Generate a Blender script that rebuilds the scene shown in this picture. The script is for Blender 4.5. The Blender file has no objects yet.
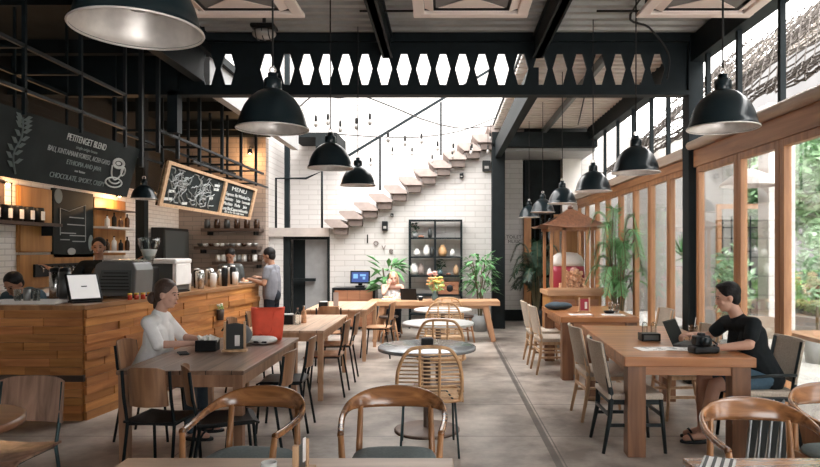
import bpy, bmesh, math, random
from mathutils import Vector, Matrix, Euler
random.seed(7)
PI = math.pi
R = math.radians
S = bpy.context.scene
C = S.collection
F, H, PX, PY = 640.0, 1.6, 445.0, 250.0      # focal length in pixels, eye height, vanishing point

# ------------------------------------------------------------------ materials
MATS = {}
def newmat(name):
    m = bpy.data.materials.new(name); m.use_nodes = True
    return m, m.node_tree, m.node_tree.nodes['Principled BSDF']
def plain(name, col, rough=0.5, metal=0.0, var=0.0, scale=8, bump=0.0, coat=0.0, emit=None, es=0, sheen=0):
    m, nt, b = newmat(name)
    b.inputs['Roughness'].default_value = rough; b.inputs['Metallic'].default_value = metal
    b.inputs['Base Color'].default_value = (*col, 1)
    if max(col) < .035: b.inputs['Specular IOR Level'].default_value = .2
    if coat: b.inputs['Coat Weight'].default_value = coat*.6; b.inputs['Coat Roughness'].default_value = .12
    if emit: b.inputs['Emission Color'].default_value = (*emit, 1); b.inputs['Emission Strength'].default_value = es
    if var or bump:
        tc = nt.nodes.new('ShaderNodeTexCoord'); n = nt.nodes.new('ShaderNodeTexNoise')
        n.inputs['Scale'].default_value = scale; n.inputs['Detail'].default_value = 6
        nt.links.new(tc.outputs['Object'], n.inputs['Vector'])
        if var:
            r = nt.nodes.new('ShaderNodeValToRGB'); r.color_ramp.elements[0].position = .3; r.color_ramp.elements[1].position = .7
            r.color_ramp.elements[0].color = (*[c*(1-var) for c in col], 1); r.color_ramp.elements[1].color = (*[min(1, c*(1+var)) for c in col], 1)
            nt.links.new(n.outputs['Fac'], r.inputs['Fac']); nt.links.new(r.outputs['Color'], b.inputs['Base Color'])
        if bump:
            bp = nt.nodes.new('ShaderNodeBump'); bp.inputs['Strength'].default_value = bump; bp.inputs['Distance'].default_value = .01
            nt.links.new(n.outputs['Fac'], bp.inputs['Height']); nt.links.new(bp.outputs['Normal'], b.inputs['Normal'])
    MATS[name] = m; return m
def wood(name, c0, c1, axis=0, rough=.4, scale=3.0, coat=0.0, planks=None):
    m, nt, b = newmat(name); b.inputs['Roughness'].default_value = rough
    if coat: b.inputs['Coat Weight'].default_value = coat; b.inputs['Coat Roughness'].default_value = .15
    tc = nt.nodes.new('ShaderNodeTexCoord'); mp = nt.nodes.new('ShaderNodeMapping')
    s = [scale*7]*3; s[axis] = scale*.6; mp.inputs['Scale'].default_value = s
    n = nt.nodes.new('ShaderNodeTexNoise'); n.inputs['Scale'].default_value = 1.0; n.inputs['Detail'].default_value = 8; n.inputs['Distortion'].default_value = .6
    nt.links.new(tc.outputs['Object'], mp.inputs['Vector']); nt.links.new(mp.outputs['Vector'], n.inputs['Vector'])
    r = nt.nodes.new('ShaderNodeValToRGB'); r.color_ramp.elements[0].position = .32; r.color_ramp.elements[1].position = .68
    r.color_ramp.elements[0].color = (*c0, 1); r.color_ramp.elements[1].color = (*c1, 1)
    nt.links.new(n.outputs['Fac'], r.inputs['Fac'])
    at = nt.nodes.new('ShaderNodeAttribute'); at.attribute_name = 'tint'
    mx = nt.nodes.new('ShaderNodeMix'); mx.data_type = 'RGBA'; mx.blend_type = 'MULTIPLY'; mx.inputs['Factor'].default_value = 1
    nt.links.new(r.outputs['Color'], mx.inputs['A']); nt.links.new(at.outputs['Color'], mx.inputs['B'])
    out = mx.outputs['Result']
    if planks:                                     # plank joints across one axis
        sp = nt.nodes.new('ShaderNodeSeparateXYZ'); nt.links.new(tc.outputs['Object'], sp.inputs['Vector'])
        md = nt.nodes.new('ShaderNodeMath'); md.operation = 'PINGPONG'; md.inputs[1].default_value = planks[1]
        nt.links.new(sp.outputs[planks[0]], md.inputs[0])
        lt = nt.nodes.new('ShaderNodeMath'); lt.operation = 'LESS_THAN'; lt.inputs[1].default_value = .003; nt.links.new(md.outputs[0], lt.inputs[0])
        m2 = nt.nodes.new('ShaderNodeMix'); m2.data_type = 'RGBA'; nt.links.new(lt.outputs[0], m2.inputs['Factor'])
        nt.links.new(out, m2.inputs['A']); m2.inputs['B'].default_value = (*[c*.25 for c in c0], 1); out = m2.outputs['Result']
    nt.links.new(out, b.inputs['Base Color'])
    bp = nt.nodes.new('ShaderNodeBump'); bp.inputs['Strength'].default_value = .15; bp.inputs['Distance'].default_value = .004
    nt.links.new(n.outputs['Fac'], bp.inputs['Height']); nt.links.new(bp.outputs['Normal'], b.inputs['Normal'])
    MATS[name] = m; return m
def brick(name, c1, c2, mortar, swap=False, bw=.22, rh=.075):
    m, nt, b = newmat(name); b.inputs['Roughness'].default_value = .7
    tc = nt.nodes.new('ShaderNodeTexCoord'); sp = nt.nodes.new('ShaderNodeSeparateXYZ'); cb = nt.nodes.new('ShaderNodeCombineXYZ')
    nt.links.new(tc.outputs['Object'], sp.inputs['Vector'])
    nt.links.new(sp.outputs['Y' if swap else 'X'], cb.inputs['X']); nt.links.new(sp.outputs['Z'], cb.inputs['Y'])
    k = nt.nodes.new('ShaderNodeTexBrick'); k.inputs['Scale'].default_value = 1; k.inputs['Brick Width'].default_value = bw
    k.inputs['Row Height'].default_value = rh; k.inputs['Mortar Size'].default_value = .006; k.inputs['Mortar Smooth'].default_value = .3
    k.inputs['Color1'].default_value = (*c1, 1); k.inputs['Color2'].default_value = (*c2, 1); k.inputs['Mortar'].default_value = (*mortar, 1)
    nt.links.new(cb.outputs['Vector'], k.inputs['Vector']); nt.links.new(k.outputs['Color'], b.inputs['Base Color'])
    bp = nt.nodes.new('ShaderNodeBump'); bp.inputs['Strength'].default_value = .5; bp.inputs['Distance'].default_value = .01; bp.invert = True
    nt.links.new(k.outputs['Fac'], bp.inputs['Height']); nt.links.new(bp.outputs['Normal'], b.inputs['Normal'])
    MATS[name] = m; return m
def glass_mat(name, tint=(1, 1, 1), refl=.12):
    m = bpy.data.materials.new(name); m.use_nodes = True; nt = m.node_tree; nt.nodes.clear()
    o = nt.nodes.new('ShaderNodeOutputMaterial'); mx = nt.nodes.new('ShaderNodeMixShader'); t = nt.nodes.new('ShaderNodeBsdfTransparent')
    g = nt.nodes.new('ShaderNodeBsdfGlossy'); g.inputs['Roughness'].default_value = .02; t.inputs['Color'].default_value = (*tint, 1)
    lw = nt.nodes.new('ShaderNodeFresnel'); lw.inputs['IOR'].default_value = 1.45
    mul = nt.nodes.new('ShaderNodeMath'); mul.operation = 'MINIMUM'; mul.inputs[1].default_value = refl*3
    nt.links.new(lw.outputs[0], mul.inputs[0]); nt.links.new(mul.outputs[0], mx.inputs[0])
    nt.links.new(t.outputs[0], mx.inputs[1]); nt.links.new(g.outputs[0], mx.inputs[2]); nt.links.new(mx.outputs[0], o.inputs[0])
    MATS[name] = m; return m
def floor_mat(name):
    m, nt, b = newmat(name)
    tc = nt.nodes.new('ShaderNodeTexCoord'); sp = nt.nodes.new('ShaderNodeSeparateXYZ'); nt.links.new(tc.outputs['Object'], sp.inputs['Vector'])
    n1 = nt.nodes.new('ShaderNodeTexNoise'); n1.inputs['Scale'].default_value = 1.3; n1.inputs['Detail'].default_value = 8; n1.inputs['Roughness'].default_value = .65
    nt.links.new(tc.outputs['Object'], n1.inputs['Vector'])
    r = nt.nodes.new('ShaderNodeValToRGB'); e = r.color_ramp.elements
    e[0].position = .36; e[0].color = (.15, .125, .108, 1); e[1].position = .66; e[1].color = (.53, .465, .41, 1)
    nt.links.new(n1.outputs['Fac'], r.inputs['Fac'])
    def line(axis, off, period, w):
        a = nt.nodes.new('ShaderNodeMath'); a.operation = 'SUBTRACT'; a.inputs[1].default_value = off; nt.links.new(sp.outputs[axis], a.inputs[0])
        p = nt.nodes.new('ShaderNodeMath'); p.operation = 'PINGPONG'; p.inputs[1].default_value = period/2; nt.links.new(a.outputs[0], p.inputs[0])
        l = nt.nodes.new('ShaderNodeMath'); l.operation = 'LESS_THAN'; l.inputs[1].default_value = w; nt.links.new(p.outputs[0], l.inputs[0]); return l.outputs[0]
    ls = [line('Y', 5.5, 1.13, .008), line('X', .85, 30, .028), line('X', -2.1, 3.0, .006)]
    mxn = ls[0]
    for l in ls[1:]:
        q = nt.nodes.new('ShaderNodeMath'); q.operation = 'MAXIMUM'; nt.links.new(mxn, q.inputs[0]); nt.links.new(l, q.inputs[1]); mxn = q.outputs[0]
    fac = nt.nodes.new('ShaderNodeMath'); fac.operation = 'MULTIPLY'; fac.inputs[1].default_value = .75; nt.links.new(mxn, fac.inputs[0])
    mx = nt.nodes.new('ShaderNodeMix'); mx.data_type = 'RGBA'; nt.links.new(fac.outputs[0], mx.inputs['Factor'])
    nt.links.new(r.outputs['Color'], mx.inputs['A']); mx.inputs['B'].default_value = (.05, .045, .042, 1)
    nt.links.new(mx.outputs['Result'], b.inputs['Base Color'])
    n2 = nt.nodes.new('ShaderNodeTexNoise'); n2.inputs['Scale'].default_value = 2.5; n2.inputs['Detail'].default_value = 4; nt.links.new(tc.outputs['Object'], n2.inputs['Vector'])
    mr = nt.nodes.new('ShaderNodeMapRange'); mr.inputs['To Min'].default_value = .2; mr.inputs['To Max'].default_value = .5
    nt.links.new(n2.outputs['Fac'], mr.inputs['Value']); nt.links.new(mr.outputs[0], b.inputs['Roughness'])
    MATS[name] = m; return m

plain('black_steel', (.007, .012, .0145), .6, .0, .2)
plain('rail_steel', (.022, .026, .029), .5, .2)
plain('lamp_black', (.010, .018, .022), .28, 0, coat=.6)
plain('lamp_silver', (.74, .69, .65), .38, .45, .12, 20)
plain('lamp_rim', (.75, .70, .66), .35, .4)
plain('cord', (.02, .02, .02), .6)
plain('cream_plastic', (.86, .74, .68), .45)
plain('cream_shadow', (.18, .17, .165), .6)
plain('corrugated', (.36, .36, .345), .5, .25, .15, 3)
plain('corrugated_pale', (.62, .56, .52), .55, 0, .1, 3)
plain('dark_paint', (.008, .011, .012), .75, 0, .3, 5)
plain('white_paint', (.82, .80, .78), .7, 0, .05)
plain('grey_paint', (.30, .30, .30), .6, 0, .08)
plain('slab', (.42, .37, .34), .7, 0, .12, 5)
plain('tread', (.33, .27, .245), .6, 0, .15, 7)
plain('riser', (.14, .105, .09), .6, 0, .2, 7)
brick('white_brick', (.60, .575, .555), (.55, .525, .505), (.40, .375, .355), bw=.42, rh=.115)
brick('white_tile', (.80, .76, .72), (.76, .71, .66), (.55, .5, .47), True, .24, .07)
brick('tan_brick', (.34, .275, .235), (.29, .235, .20), (.19, .16, .14), False, .34, .09)
brick('tan_brick_side', (.40, .33, .28), (.33, .27, .22), (.2, .17, .15), True, .25, .06)
brick('dark_brick', (.009, .009, .009), (.006, .006, .006), (.005, .005, .005), True, .25, .08)
floor_mat('floor_concrete')
wood('frame_wood', (.29, .12, .045), (.50, .24, .10), 2, .45, 2)
wood('frame_wood_y', (.29, .12, .045), (.50, .24, .10), 1, .45, 2)
wood('beige_wood', (.56, .44, .35), (.72, .60, .50), 1, .5, 2)
wood('teak_x', (.25, .092, .032), (.50, .21, .078), 0, .3, 1.6, .2)
wood('teak_leg', (.12, .05, .025), (.27, .125, .06), 2, .4, 2.2)
wood('teak_apron', (.30, .125, .055), (.52, .25, .12), 0, .4, 2.2)
wood('walnut_top', (.15, .088, .06), (.32, .20, .14), 1, .34, 2, .3, ('X', .09))
wood('walnut_leg', (.24, .125, .075), (.40, .23, .14), 2, .4, 2)
wood('pale_top', (.45, .29, .19), (.68, .47, .33), 1, .4, 2, 0, ('X', .09))
wood('pale_leg', (.36, .20, .11), (.54, .33, .20), 2, .45, 2)
wood('oak_x', (.40, .21, .11), (.62, .37, .21), 0, .4, 1.5)
wood('oak_leg', (.34, .17, .085), (.52, .29, .16), 2, .45, 2)
wood('near_top', (.48, .34, .25), (.72, .56, .44), 0, .35, 1.5)
wood('near_edge', (.20, .09, .05), (.36, .18, .10), 0, .3, 1.5)
wood('bentwood', (.12, .045, .016), (.46, .20, .075), 0, .2, 2.5, .6)
wood('bentwood_leg', (.24, .10, .035), (.50, .235, .095), 2, .3, 2.5, .3)
wood('ply', (.16, .09, .06), (.46, .28, .20), 2, .35, 2.2, .3)
wood('ply_edge', (.5, .28, .17), (.6, .36, .22), 0, .5, 3)
wood('brown_ply', (.18, .085, .042), (.38, .20, .105), 2, .35, 2.2, .2)
wood('light_wood', (.45, .27, .15), (.66, .44, .27), 2, .45, 3)
wood('counter_plank', (.34, .13, .036), (.60, .265, .085), 0, .5, 2.5)
wood('counter_top', (.20, .09, .035), (.38, .19, .08), 1, .35, 1.5)
wood('cabinet_wood', (.30, .13, .035), (.48, .23, .07), 2, .5, 1.5)
wood('dark_shelf', (.035, .022, .016), (.075, .045, .032), 0, .5, 2)
wood('roof_wood', (.10, .04, .022), (.22, .095, .05), 1, .3, 4, .3)
wood('crate_wood', (.26, .10, .05), (.40, .19, .10), 0, .5, 2)
plain('rattan', (.58, .34, .17), .5, 0, .2, 20)
plain('rattan_thin', (.68, .46, .28), .5, 0, .15, 30)
plain('taupe_weave', (.43, .36, .29), .8, 0, .15, 90, .5)
plain('cream_weave', (.55, .47, .39), .8, 0, .15, 90, .5)
plain('dark_stain', (.018, .024, .026), .4, 0, .2)
plain('blue_steel', (.03, .06, .07), .3, .5)
plain('grey_cushion', (.13, .165, .17), .85, 0, .1, 60, .2)
plain('black_seat', (.012, .013, .014), .4, 0, .2, 10)
plain('zinc_top', (.36, .38, .40), .22, .35, .12, 4)
plain('white_top', (.68, .67, .66), .3, 0, .05, 4)
plain('rust_base', (.13, .085, .065), .5, .3, .3, 9)
plain('chalkboard', (.014, .020, .021), .7, 0, .35, 3)
plain('chalk', (.62, .64, .63), .9)
plain('chalk_dim', (.23, .27, .27), .9)
plain('chalk_faint', (.12, .145, .145), .9)
plain('chalk_mid', (.36, .38, .38), .9)
plain('skin', (.56, .32, .23), .55, 0, .06, 12)
plain('skin_pale', (.62, .37, .28), .55, 0, .05, 12)
plain('skin_tan', (.36, .19, .12), .55, 0, .06, 12)
plain('hair_black', (.010, .009, .009), .5, 0, .3, 60, .6)
plain('hair_brown', (.055, .03, .022), .5, 0, .4, 60, .6)
plain('hair_blond', (.62, .38, .22), .5, 0, .25, 60, .6)
plain('eye', (.02, .015, .012), .2)
plain('lips', (.38, .13, .11), .5)
plain('black_shirt', (.010, .013, .015), .85, 0, .2, 20, .2)
plain('white_shirt', (.90, .90, .90), .85, 0, .04, 20, .3)
plain('grey_shirt', (.17, .175, .20), .85, 0, .08, 20, .3)
plain('blue_shirt', (.045, .09, .12), .85, 0, .1, 20, .2)
plain('apron_brown', (.09, .065, .05), .8, 0, .1, 20)
plain('blue_shorts', (.055, .11, .16), .85, 0, .15, 30, .3)
plain('dark_pants', (.015, .018, .025), .85, 0, .2, 20)
plain('sandal', (.02, .022, .025), .6)
plain('red_canvas', (.90, .115, .06), .75, 0, .08, 10, .3)
plain('grey_cloth', (.20, .21, .22), .85, 0, .1, 12, .4)
plain('denim_dark', (.035, .055, .075), .85, 0, .2, 12, .4)
plain('white_paper', (.82, .80, .78), .8, 0, .03)
plain('black_plastic', (.012, .013, .014), .35)
plain('grey_metal', (.30, .31, .31), .35, .6, .05)
plain('dark_grey_metal', (.10, .11, .11), .4, .4)
plain('steel', (.55, .55, .54), .25, .9)
plain('screen_blue', (.02, .03, .06), .3, emit=(.05, .10, .38), es=.45)
plain('screen_cyan', (.1, .2, .3), .3, emit=(.2, .4, .8), es=.5)
plain('screen_white', (.78, .75, .74), .7, emit=(.8, .78, .76), es=.25)
plain('screen_off', (.008, .009, .010), .7)
plain('ceramic_white', (.80, .79, .77), .3)
plain('ceramic_dark', (.05, .055, .055), .3)
plain('ceramic_blue', (.10, .16, .17), .35)
plain('machine_grey', (.15, .155, .155), .4, .3, .05)
plain('glass_brown', (.05, .025, .015), .15)
plain('juice_red', (.55, .06, .03), .25)
plain('juice_yellow', (.75, .52, .10), .25)
plain('coffee_milk', (.50, .30, .19), .3)
plain('leaf_dark', (.012, .045, .022), .5, 0, .4, 6)
plain('leaf', (.13, .32, .12), .5, 0, .4, 6)
plain('leaf_pale', (.38, .62, .26), .5, 0, .35, 5)
plain('garden_leaf', (.34, .50, .32), .6, 0, .45, 2)
plain('stem', (.12, .10, .05), .7)
plain('flower_peach', (.85, .42, .18), .6, 0, .1)
plain('flower_yellow', (.80, .70, .18), .6)
plain('flower_pink', (.80, .45, .42), .6)
plain('pot', (.28, .13, .08), .8, 0, .1)
plain('pot_grey', (.25, .26, .26), .6, 0, .1)
plain('maroon', (.34, .025, .05), .5)
plain('snack', (.72, .42, .26), .6, 0, .4, 25)
plain('bag_white', (.76, .72, .68), .6, 0, .05)
plain('letter_black', (.03, .03, .03), .6)
plain('letter_grey', (.22, .18, .17), .6)
plain('net_rope', (.085, .072, .065), .9)
plain('net_rope_pale', (.22, .19, .17), .9)
plain('leaf_mid', (.28, .46, .24), .6, 0, .4, 3)
plain('terrace', (.62, .60, .57), .7, 0, .08, 2)
plain('neighbour_wall', (.085, .082, .082), .8, 0, .15, 1)
plain('outer_wall', (.27, .255, .24), .8, 0, .06, 2)
plain('plaster', (.74, .70, .67), .75, 0, .06, 4)
plain('warm_bulb', (1, .7, .4), .4, emit=(1, .62, .28), es=18)
plain('bulb_off', (.35, .33, .31), .2)
glass_mat('window_glass', (.97, .98, .98), .14)
glass_mat('clear_glass', (.86, .9, .9), .2)
glass_mat('smoked_glass', (.25, .3, .3), .25)

# ------------------------------------------------------------------ mesh builder
class MB:
    def __init__(s, M=None): s.v = []; s.f = []; s.t = []; s.sm = []; s.M = M or Matrix()
    def add(s, vs, fs, tint=1.0, smooth=False, M=None):
        o = len(s.v); MM = s.M @ M if M else s.M
        s.v += [MM @ Vector(v) for v in vs]
        for f in fs: s.f.append([o+i for i in f]); s.t.append(tint); s.sm.append(smooth)
        return s
    def box(s, c, d, rot=None, tint=1.0, taper=None, M=None):
        x, y, z = d[0]/2, d[1]/2, d[2]/2; tx = taper if taper else 1
        vs = [(-x*tx, -y*tx, -z), (x*tx, -y*tx, -z), (x*tx, y*tx, -z), (-x*tx, y*tx, -z), (-x, -y, z), (x, -y, z), (x, y, z), (-x, y, z)]
        T = Matrix.Translation(c)
        if rot: T = T @ Euler(rot).to_matrix().to_4x4()
        if M: T = M @ T
        return s.add(vs, [(0, 3, 2, 1), (4, 5, 6, 7), (0, 1, 5, 4), (1, 2, 6, 5), (2, 3, 7, 6), (3, 0, 4, 7)], tint, False, T)
    def bx(s, x0, x1, y0, y1, z0, z1, tint=1.0): return s.box(((x0+x1)/2, (y0+y1)/2, (z0+z1)/2), (x1-x0, y1-y0, z1-z0), tint=tint)
    def bar(s, p0, p1, w, h, w1=None, h1=None, tint=1.0):
        p0, p1 = Vector(p0), Vector(p1); d = (p1-p0).normalized()
        up = Vector((0, 0, 1)) if abs(d.z) < .95 else Vector((0, 1, 0))
        a = d.cross(up).normalized(); b = a.cross(d).normalized(); vs = []
        for p, ww, hh in ((p0, w, h), (p1, w1 or w, h1 or h)):
            for i, j in ((-1, -1), (1, -1), (1, 1), (-1, 1)): vs.append(p+a*(i*ww/2)+b*(j*hh/2))
        return s.add(vs, [(0, 3, 2, 1), (4, 5, 6, 7), (0, 1, 5, 4), (1, 2, 6, 5), (2, 3, 7, 6), (3, 0, 4, 7)], tint)
    def loft(s, rings, closed=False, caps=True, tint=1.0, smooth=True):
        n = len(rings[0]); vs = [v for r in rings for v in r]; fs = []; m = len(rings)
        for i in range(m if closed else m-1):
            a, b = i*n, ((i+1) % m)*n
            for j in range(n): k = (j+1) % n; fs.append((a+j, a+k, b+k, b+j))
        if caps and not closed: fs.append(tuple(range(n-1, -1, -1))); fs.append(tuple((m-1)*n+j for j in range(n)))
        return s.add(vs, fs, tint, smooth)
    def tube(s, pts, r, n=8, closed=False, tint=1.0):
        pts = [Vector(p) for p in pts]; m = len(pts); rings = []
        rs = r if isinstance(r, (list, tuple)) else [r]*m
        prev = None
        for i, p in enumerate(pts):
            if closed: d = pts[(i+1) % m]-pts[i-1]
            else: d = pts[min(i+1, m-1)]-pts[max(i-1, 0)]
            d.normalize()
            if prev is None:
                up = Vector((0, 0, 1)) if abs(d.z) < .9 else Vector((1, 0, 0)); a = d.cross(up).normalized()
            else:
                a = prev-d*prev.dot(d)
                a = a.normalized() if a.length > 1e-6 else d.orthogonal().normalized()
            prev = a; b = d.cross(a)
            rings.append([p+(a*math.cos(2*PI*k/n)+b*math.sin(2*PI*k/n))*rs[i] for k in range(n)])
        return s.loft(rings, closed, tint=tint)
    def lathe(s, prof, c=(0, 0, 0), n=32, tint=1.0, smooth=True, cap=False):
        c = Vector(c); rings = [[c+Vector((r*math.cos(2*PI*k/n), r*math.sin(2*PI*k/n), z)) for k in range(n)] for r, z in prof]
        return s.loft(rings, False, cap, tint, smooth)
    def ell(s, c, r, n=16, m=10, M=None, tint=1.0):
        vs = []; fs = []
        for i in range(m+1):
            th = PI*i/m
            for j in range(n):
                ph = 2*PI*j/n; vs.append((c[0]+r[0]*math.sin(th)*math.cos(ph), c[1]+r[1]*math.sin(th)*math.sin(ph), c[2]+r[2]*math.cos(th)))
        for i in range(m):
            for j in range(n):
                k = (j+1) % n; fs.append((i*n+j, (i+1)*n+j, (i+1)*n+k, i*n+k))
        return s.add(vs, fs, tint, True, M)
    def cap(s, p0, p1, r0, r1, n=12):                       # tapered capsule
        p0, p1 = Vector(p0), Vector(p1); d = p1-p0; L = d.length
        if L < 1e-5: return s.ell(p0, (r0,)*3, n, 8)
        prof = [(r0*math.cos(a), r0*math.sin(a)) for a in [R(x) for x in (-89, -60, -30, 0)]]+[(r1*math.cos(a), L+r1*math.sin(a)) for a in [R(x) for x in (0, 30, 60, 89)]]
        q = d.to_track_quat('Z', 'Y').to_matrix().to_4x4(); T = Matrix.Translation(p0) @ q
        rings = [[T @ Vector((r*math.cos(2*PI*k/n), r*math.sin(2*PI*k/n), z)) for k in range(n)] for r, z in prof]
        return s.loft(rings, False, True)
    def prism(s, poly, y0, y1, tint=1.0):                    # polygon in XZ, extruded along Y
        n = len(poly); vs = [(x, y0, z) for x, z in poly]+[(x, y1, z) for x, z in poly]
        fs = [tuple(range(n)), tuple(range(2*n-1, n-1, -1))]+[(i, i+n, (i+1) % n+n, (i+1) % n) for i in range(n)]
        return s.add(vs, fs, tint)
    def build(s, name, mat, parent=None, bevel=0, loc=None, rz=0, solid=0, sub=0, remesh=0, smoothit=4):
        me = bpy.data.meshes.new(name); me.from_pydata([tuple(v) for v in s.v], [], s.f)
        ca = me.color_attributes.new('tint', 'FLOAT_COLOR', 'CORNER')
        li = 0
        for p, t, sm in zip(me.polygons, s.t, s.sm):
            p.use_smooth = sm; tt = t if isinstance(t, tuple) else (t, t, t)
            for k in range(p.loop_total): ca.data[p.loop_start+k].color = (*tt, 1)
        bm = bmesh.new(); bm.from_mesh(me); bmesh.ops.recalc_face_normals(bm, faces=bm.faces); bm.to_mesh(me); bm.free()
        me.materials.append(MATS[mat]); o = bpy.data.objects.new(name, me); C.objects.link(o)
        if parent: o.parent = parent
        if loc: o.location = loc
        o.rotation_euler.z = rz
        if solid: m = o.modifiers.new('s', 'SOLIDIFY'); m.thickness = solid; m.offset = 0
        if bevel: m = o.modifiers.new('b', 'BEVEL'); m.width = bevel; m.segments = 2; m.limit_method = 'ANGLE'; m.angle_limit = R(40)
        if sub: m = o.modifiers.new('u', 'SUBSURF'); m.levels = m.render_levels = sub
        if remesh:
            m = o.modifiers.new('r', 'REMESH'); m.mode = 'VOXEL'; m.voxel_size = remesh; m.use_smooth_shade = True
            m = o.modifiers.new('q', 'SMOOTH'); m.iterations = smoothit; m.factor = .5
        return o
def spline(pts, n=6, closed=False):
    P = [Vector(p) for p in pts]; out = []; m = len(P)
    for i in range(m if closed else m-1):
        g = (lambda k: P[k % m]) if closed else (lambda k: P[max(0, min(m-1, k))])
        a, b, c, d = g(i-1), g(i), g(i+1), g(i+2)
        for k in range(n):
            t = k/n; out.append(.5*((2*b)+(c-a)*t+(2*a-5*b+4*c-d)*t*t+(3*b-3*c+d-a)*t**3))
    if not closed: out.append(P[-1])
    return out
def tag(o, label, cat, group=None, kind=None):
    o['label'] = label; o['category'] = cat
    if group: o['group'] = group
    if kind: o['kind'] = kind
    return o
def thing(name, label, cat, loc=(0, 0, 0), rz=0, group=None):
    o = bpy.data.objects.new(name, None); C.objects.link(o); o.location = loc; o.rotation_euler.z = rz; o.empty_display_size = .1
    return tag(o, label, cat, group)
def struct(o, cat=None):
    o['kind'] = 'structure'; return o
KIDS = {}
def tree_copy(o, parent=None):
    c = o.copy(); C.objects.link(c)
    if parent: c.parent = parent
    for ch in [k for k in list(bpy.data.objects) if k.parent == o]: tree_copy(ch, c)
    return c
def clone(root, loc, rz, label, group=None):
    c = tree_copy(root); c.location = loc; c.rotation_euler.z = rz; c['label'] = label
    if group: c['group'] = group
    return c
def text(name, body, size, M, mat, parent=None, thick=.002, align='CENTER', sx=1.0):
    cu = bpy.data.curves.new('tmp', 'FONT'); cu.body = body; cu.size = size; cu.extrude = thick; cu.align_x = align
    t = bpy.data.objects.new('tmp', cu); C.objects.link(t)
    me = bpy.data.meshes.new_from_object(t); bpy.data.objects.remove(t)
    me.transform(M @ Matrix.Diagonal((sx, 1, 1, 1))); me.materials.clear(); me.materials.append(MATS[mat])
    o = bpy.data.objects.new(name, me); C.objects.link(o)
    if parent: o.parent = parent
    return o
ORD = ['first', 'second', 'third', 'fourth', 'fifth', 'sixth', 'seventh', 'eighth', 'ninth', 'tenth', 'eleventh', 'twelfth', 'thirteenth', 'fourteenth', 'fifteenth']
def XZ(px, py, Y): return ((px-PX)*Y/F, H-(py-PY)*Y/F)
# ------------------------------------------------------------------ the building
struct(MB().bx(-5.4, 3.1, -2.6, 15.2, -.12, 0).build('floor', 'floor_concrete'))
struct(MB().bx(-5.4, -5.2, -2.6, 12.5, 0, 2.62).build('wall_left', 'white_tile'))
struct(MB().bx(-5.4, -5.2, -2.6, 12.5, 2.62, 4.1).build('wall_left_upper', 'dark_brick'))
struct(MB().bx(-5.4, -3.5, 12.5, 12.7, 0, 3.8).build('wall_kitchen', 'tan_brick'))
struct(MB().bx(-3.77, -3.67, 12.7, 14.8, 0, 7).build('wall_void_left', 'white_brick'))
struct(MB().bx(-5.4, -3.4, 12.3, 12.5, 3.8, 4.2).build('trim_1', 'dark_paint'))
struct(MB().bx(-5.4, -3.5, 12.5, 12.7, 4.2, 7).build('wall_kitchen_upper', 'white_brick'))
struct(MB().bx(-5.4, 4.2, 14.8, 15.0, 0, 7).build('wall_back', 'white_brick'))
struct(MB().bx(-5.4, 3.2, -2.8, -2.6, 2.5, 4.2).bx(-5.4, .2, -2.8, -2.6, 0, 2.5).build('wall_front_unseen', 'grey_paint'))  # unseen wall behind the camera, its opening shaped for the fill light
# wall under the stair, sawtooth top follows the steps
SX0, SD, SR, SZ0, SY = -2.47, .3035, .175, 2.23, 13.4
NST = 13
# front leaf of the wall: landing part, door opening, then the stair part
poly = [(-2.41, 0), (1.16, 0), (1.16, SZ0+SR*10.6), (SX0+SD*12, SZ0+SR*10.6)]
for i in range(11, 0, -1): poly += [(SX0+SD*i+.12, SZ0+SR*i-.33+.17), (SX0+SD*i+.12, SZ0+SR*(i-1)-.16)]
poly += [(-2.41, 2.05)]
struct(MB().prism(poly, SY, SY+.12).build('wall_stair', 'white_brick'))
struct(MB().bx(-3.73, -3.39, SY, SY+.12, 0, 1.88).build('wall_door_pier', 'white_brick'))
w = MB(); w.bx(-3.73, -2.41, 13.3, 14.7, 1.88, 2.06)
struct(w.build('slab_landing', 'slab'))
struct(MB().bx(-3.3, -2.3, 13.6, 14.8, 4.0, 4.1).bx(-2.75, -2.3, 13.6, 14.8, 3.75, 4.0).build('slab_upper_landing', 'dark_paint'))
st = MB()
root = thing('staircase', 'open stair of thick pale slabs climbing to the right over the white brick wall', 'staircase', (0, 0, 0)); root['kind'] = 'structure'
for i in range(NST):
    x = SX0+SD*i; z = SZ0+SR*i
    if i == 12: pass
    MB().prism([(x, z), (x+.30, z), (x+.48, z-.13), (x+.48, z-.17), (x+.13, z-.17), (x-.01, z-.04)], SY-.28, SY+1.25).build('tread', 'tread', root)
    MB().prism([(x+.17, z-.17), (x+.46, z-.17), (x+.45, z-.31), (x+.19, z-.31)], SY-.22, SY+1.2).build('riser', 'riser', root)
rl = thing('stair_handrail', 'thin black steel handrail running up along the stair', 'handrail'); rl['kind'] = 'structure'
a = (-2.1, SY-.2, 3.48); b = (1.0, SY-.2, 5.36)
MB().bar(a, b, .04, .05).build('rail', 'black_steel', rl)
for px in (381, 441):
    x = (px-PX)*SY/F; z = 3.48+(x+2.1)*1.8/3.1
    MB().bar((x, SY-.2, SZ0+SR*(x-SX0)/SD-.05), (x, SY-.2, z), .04, .04).build('post', 'black_steel', rl)
rl = thing('landing_handrail', 'black steel guard rail round the landing above the dark doorway', 'handrail'); rl['kind'] = 'structure'
x1, x2, x3 = (276-PX)*SY/F, (306-PX)*SY/F, (322-PX)*SY/F
MB().tube([(x1, SY, 2.06), (x1, SY, 3.1), (x2, SY, 3.1), (x3, SY, 3.25), (x3, SY, 2.06)], .025, 6).build('rail', 'black_steel', rl)
struct(MB().bx(-3.37, -3.27, 13.42, 13.52, 2.06, 7).build('pillar_rear', 'black_steel'))
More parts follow.
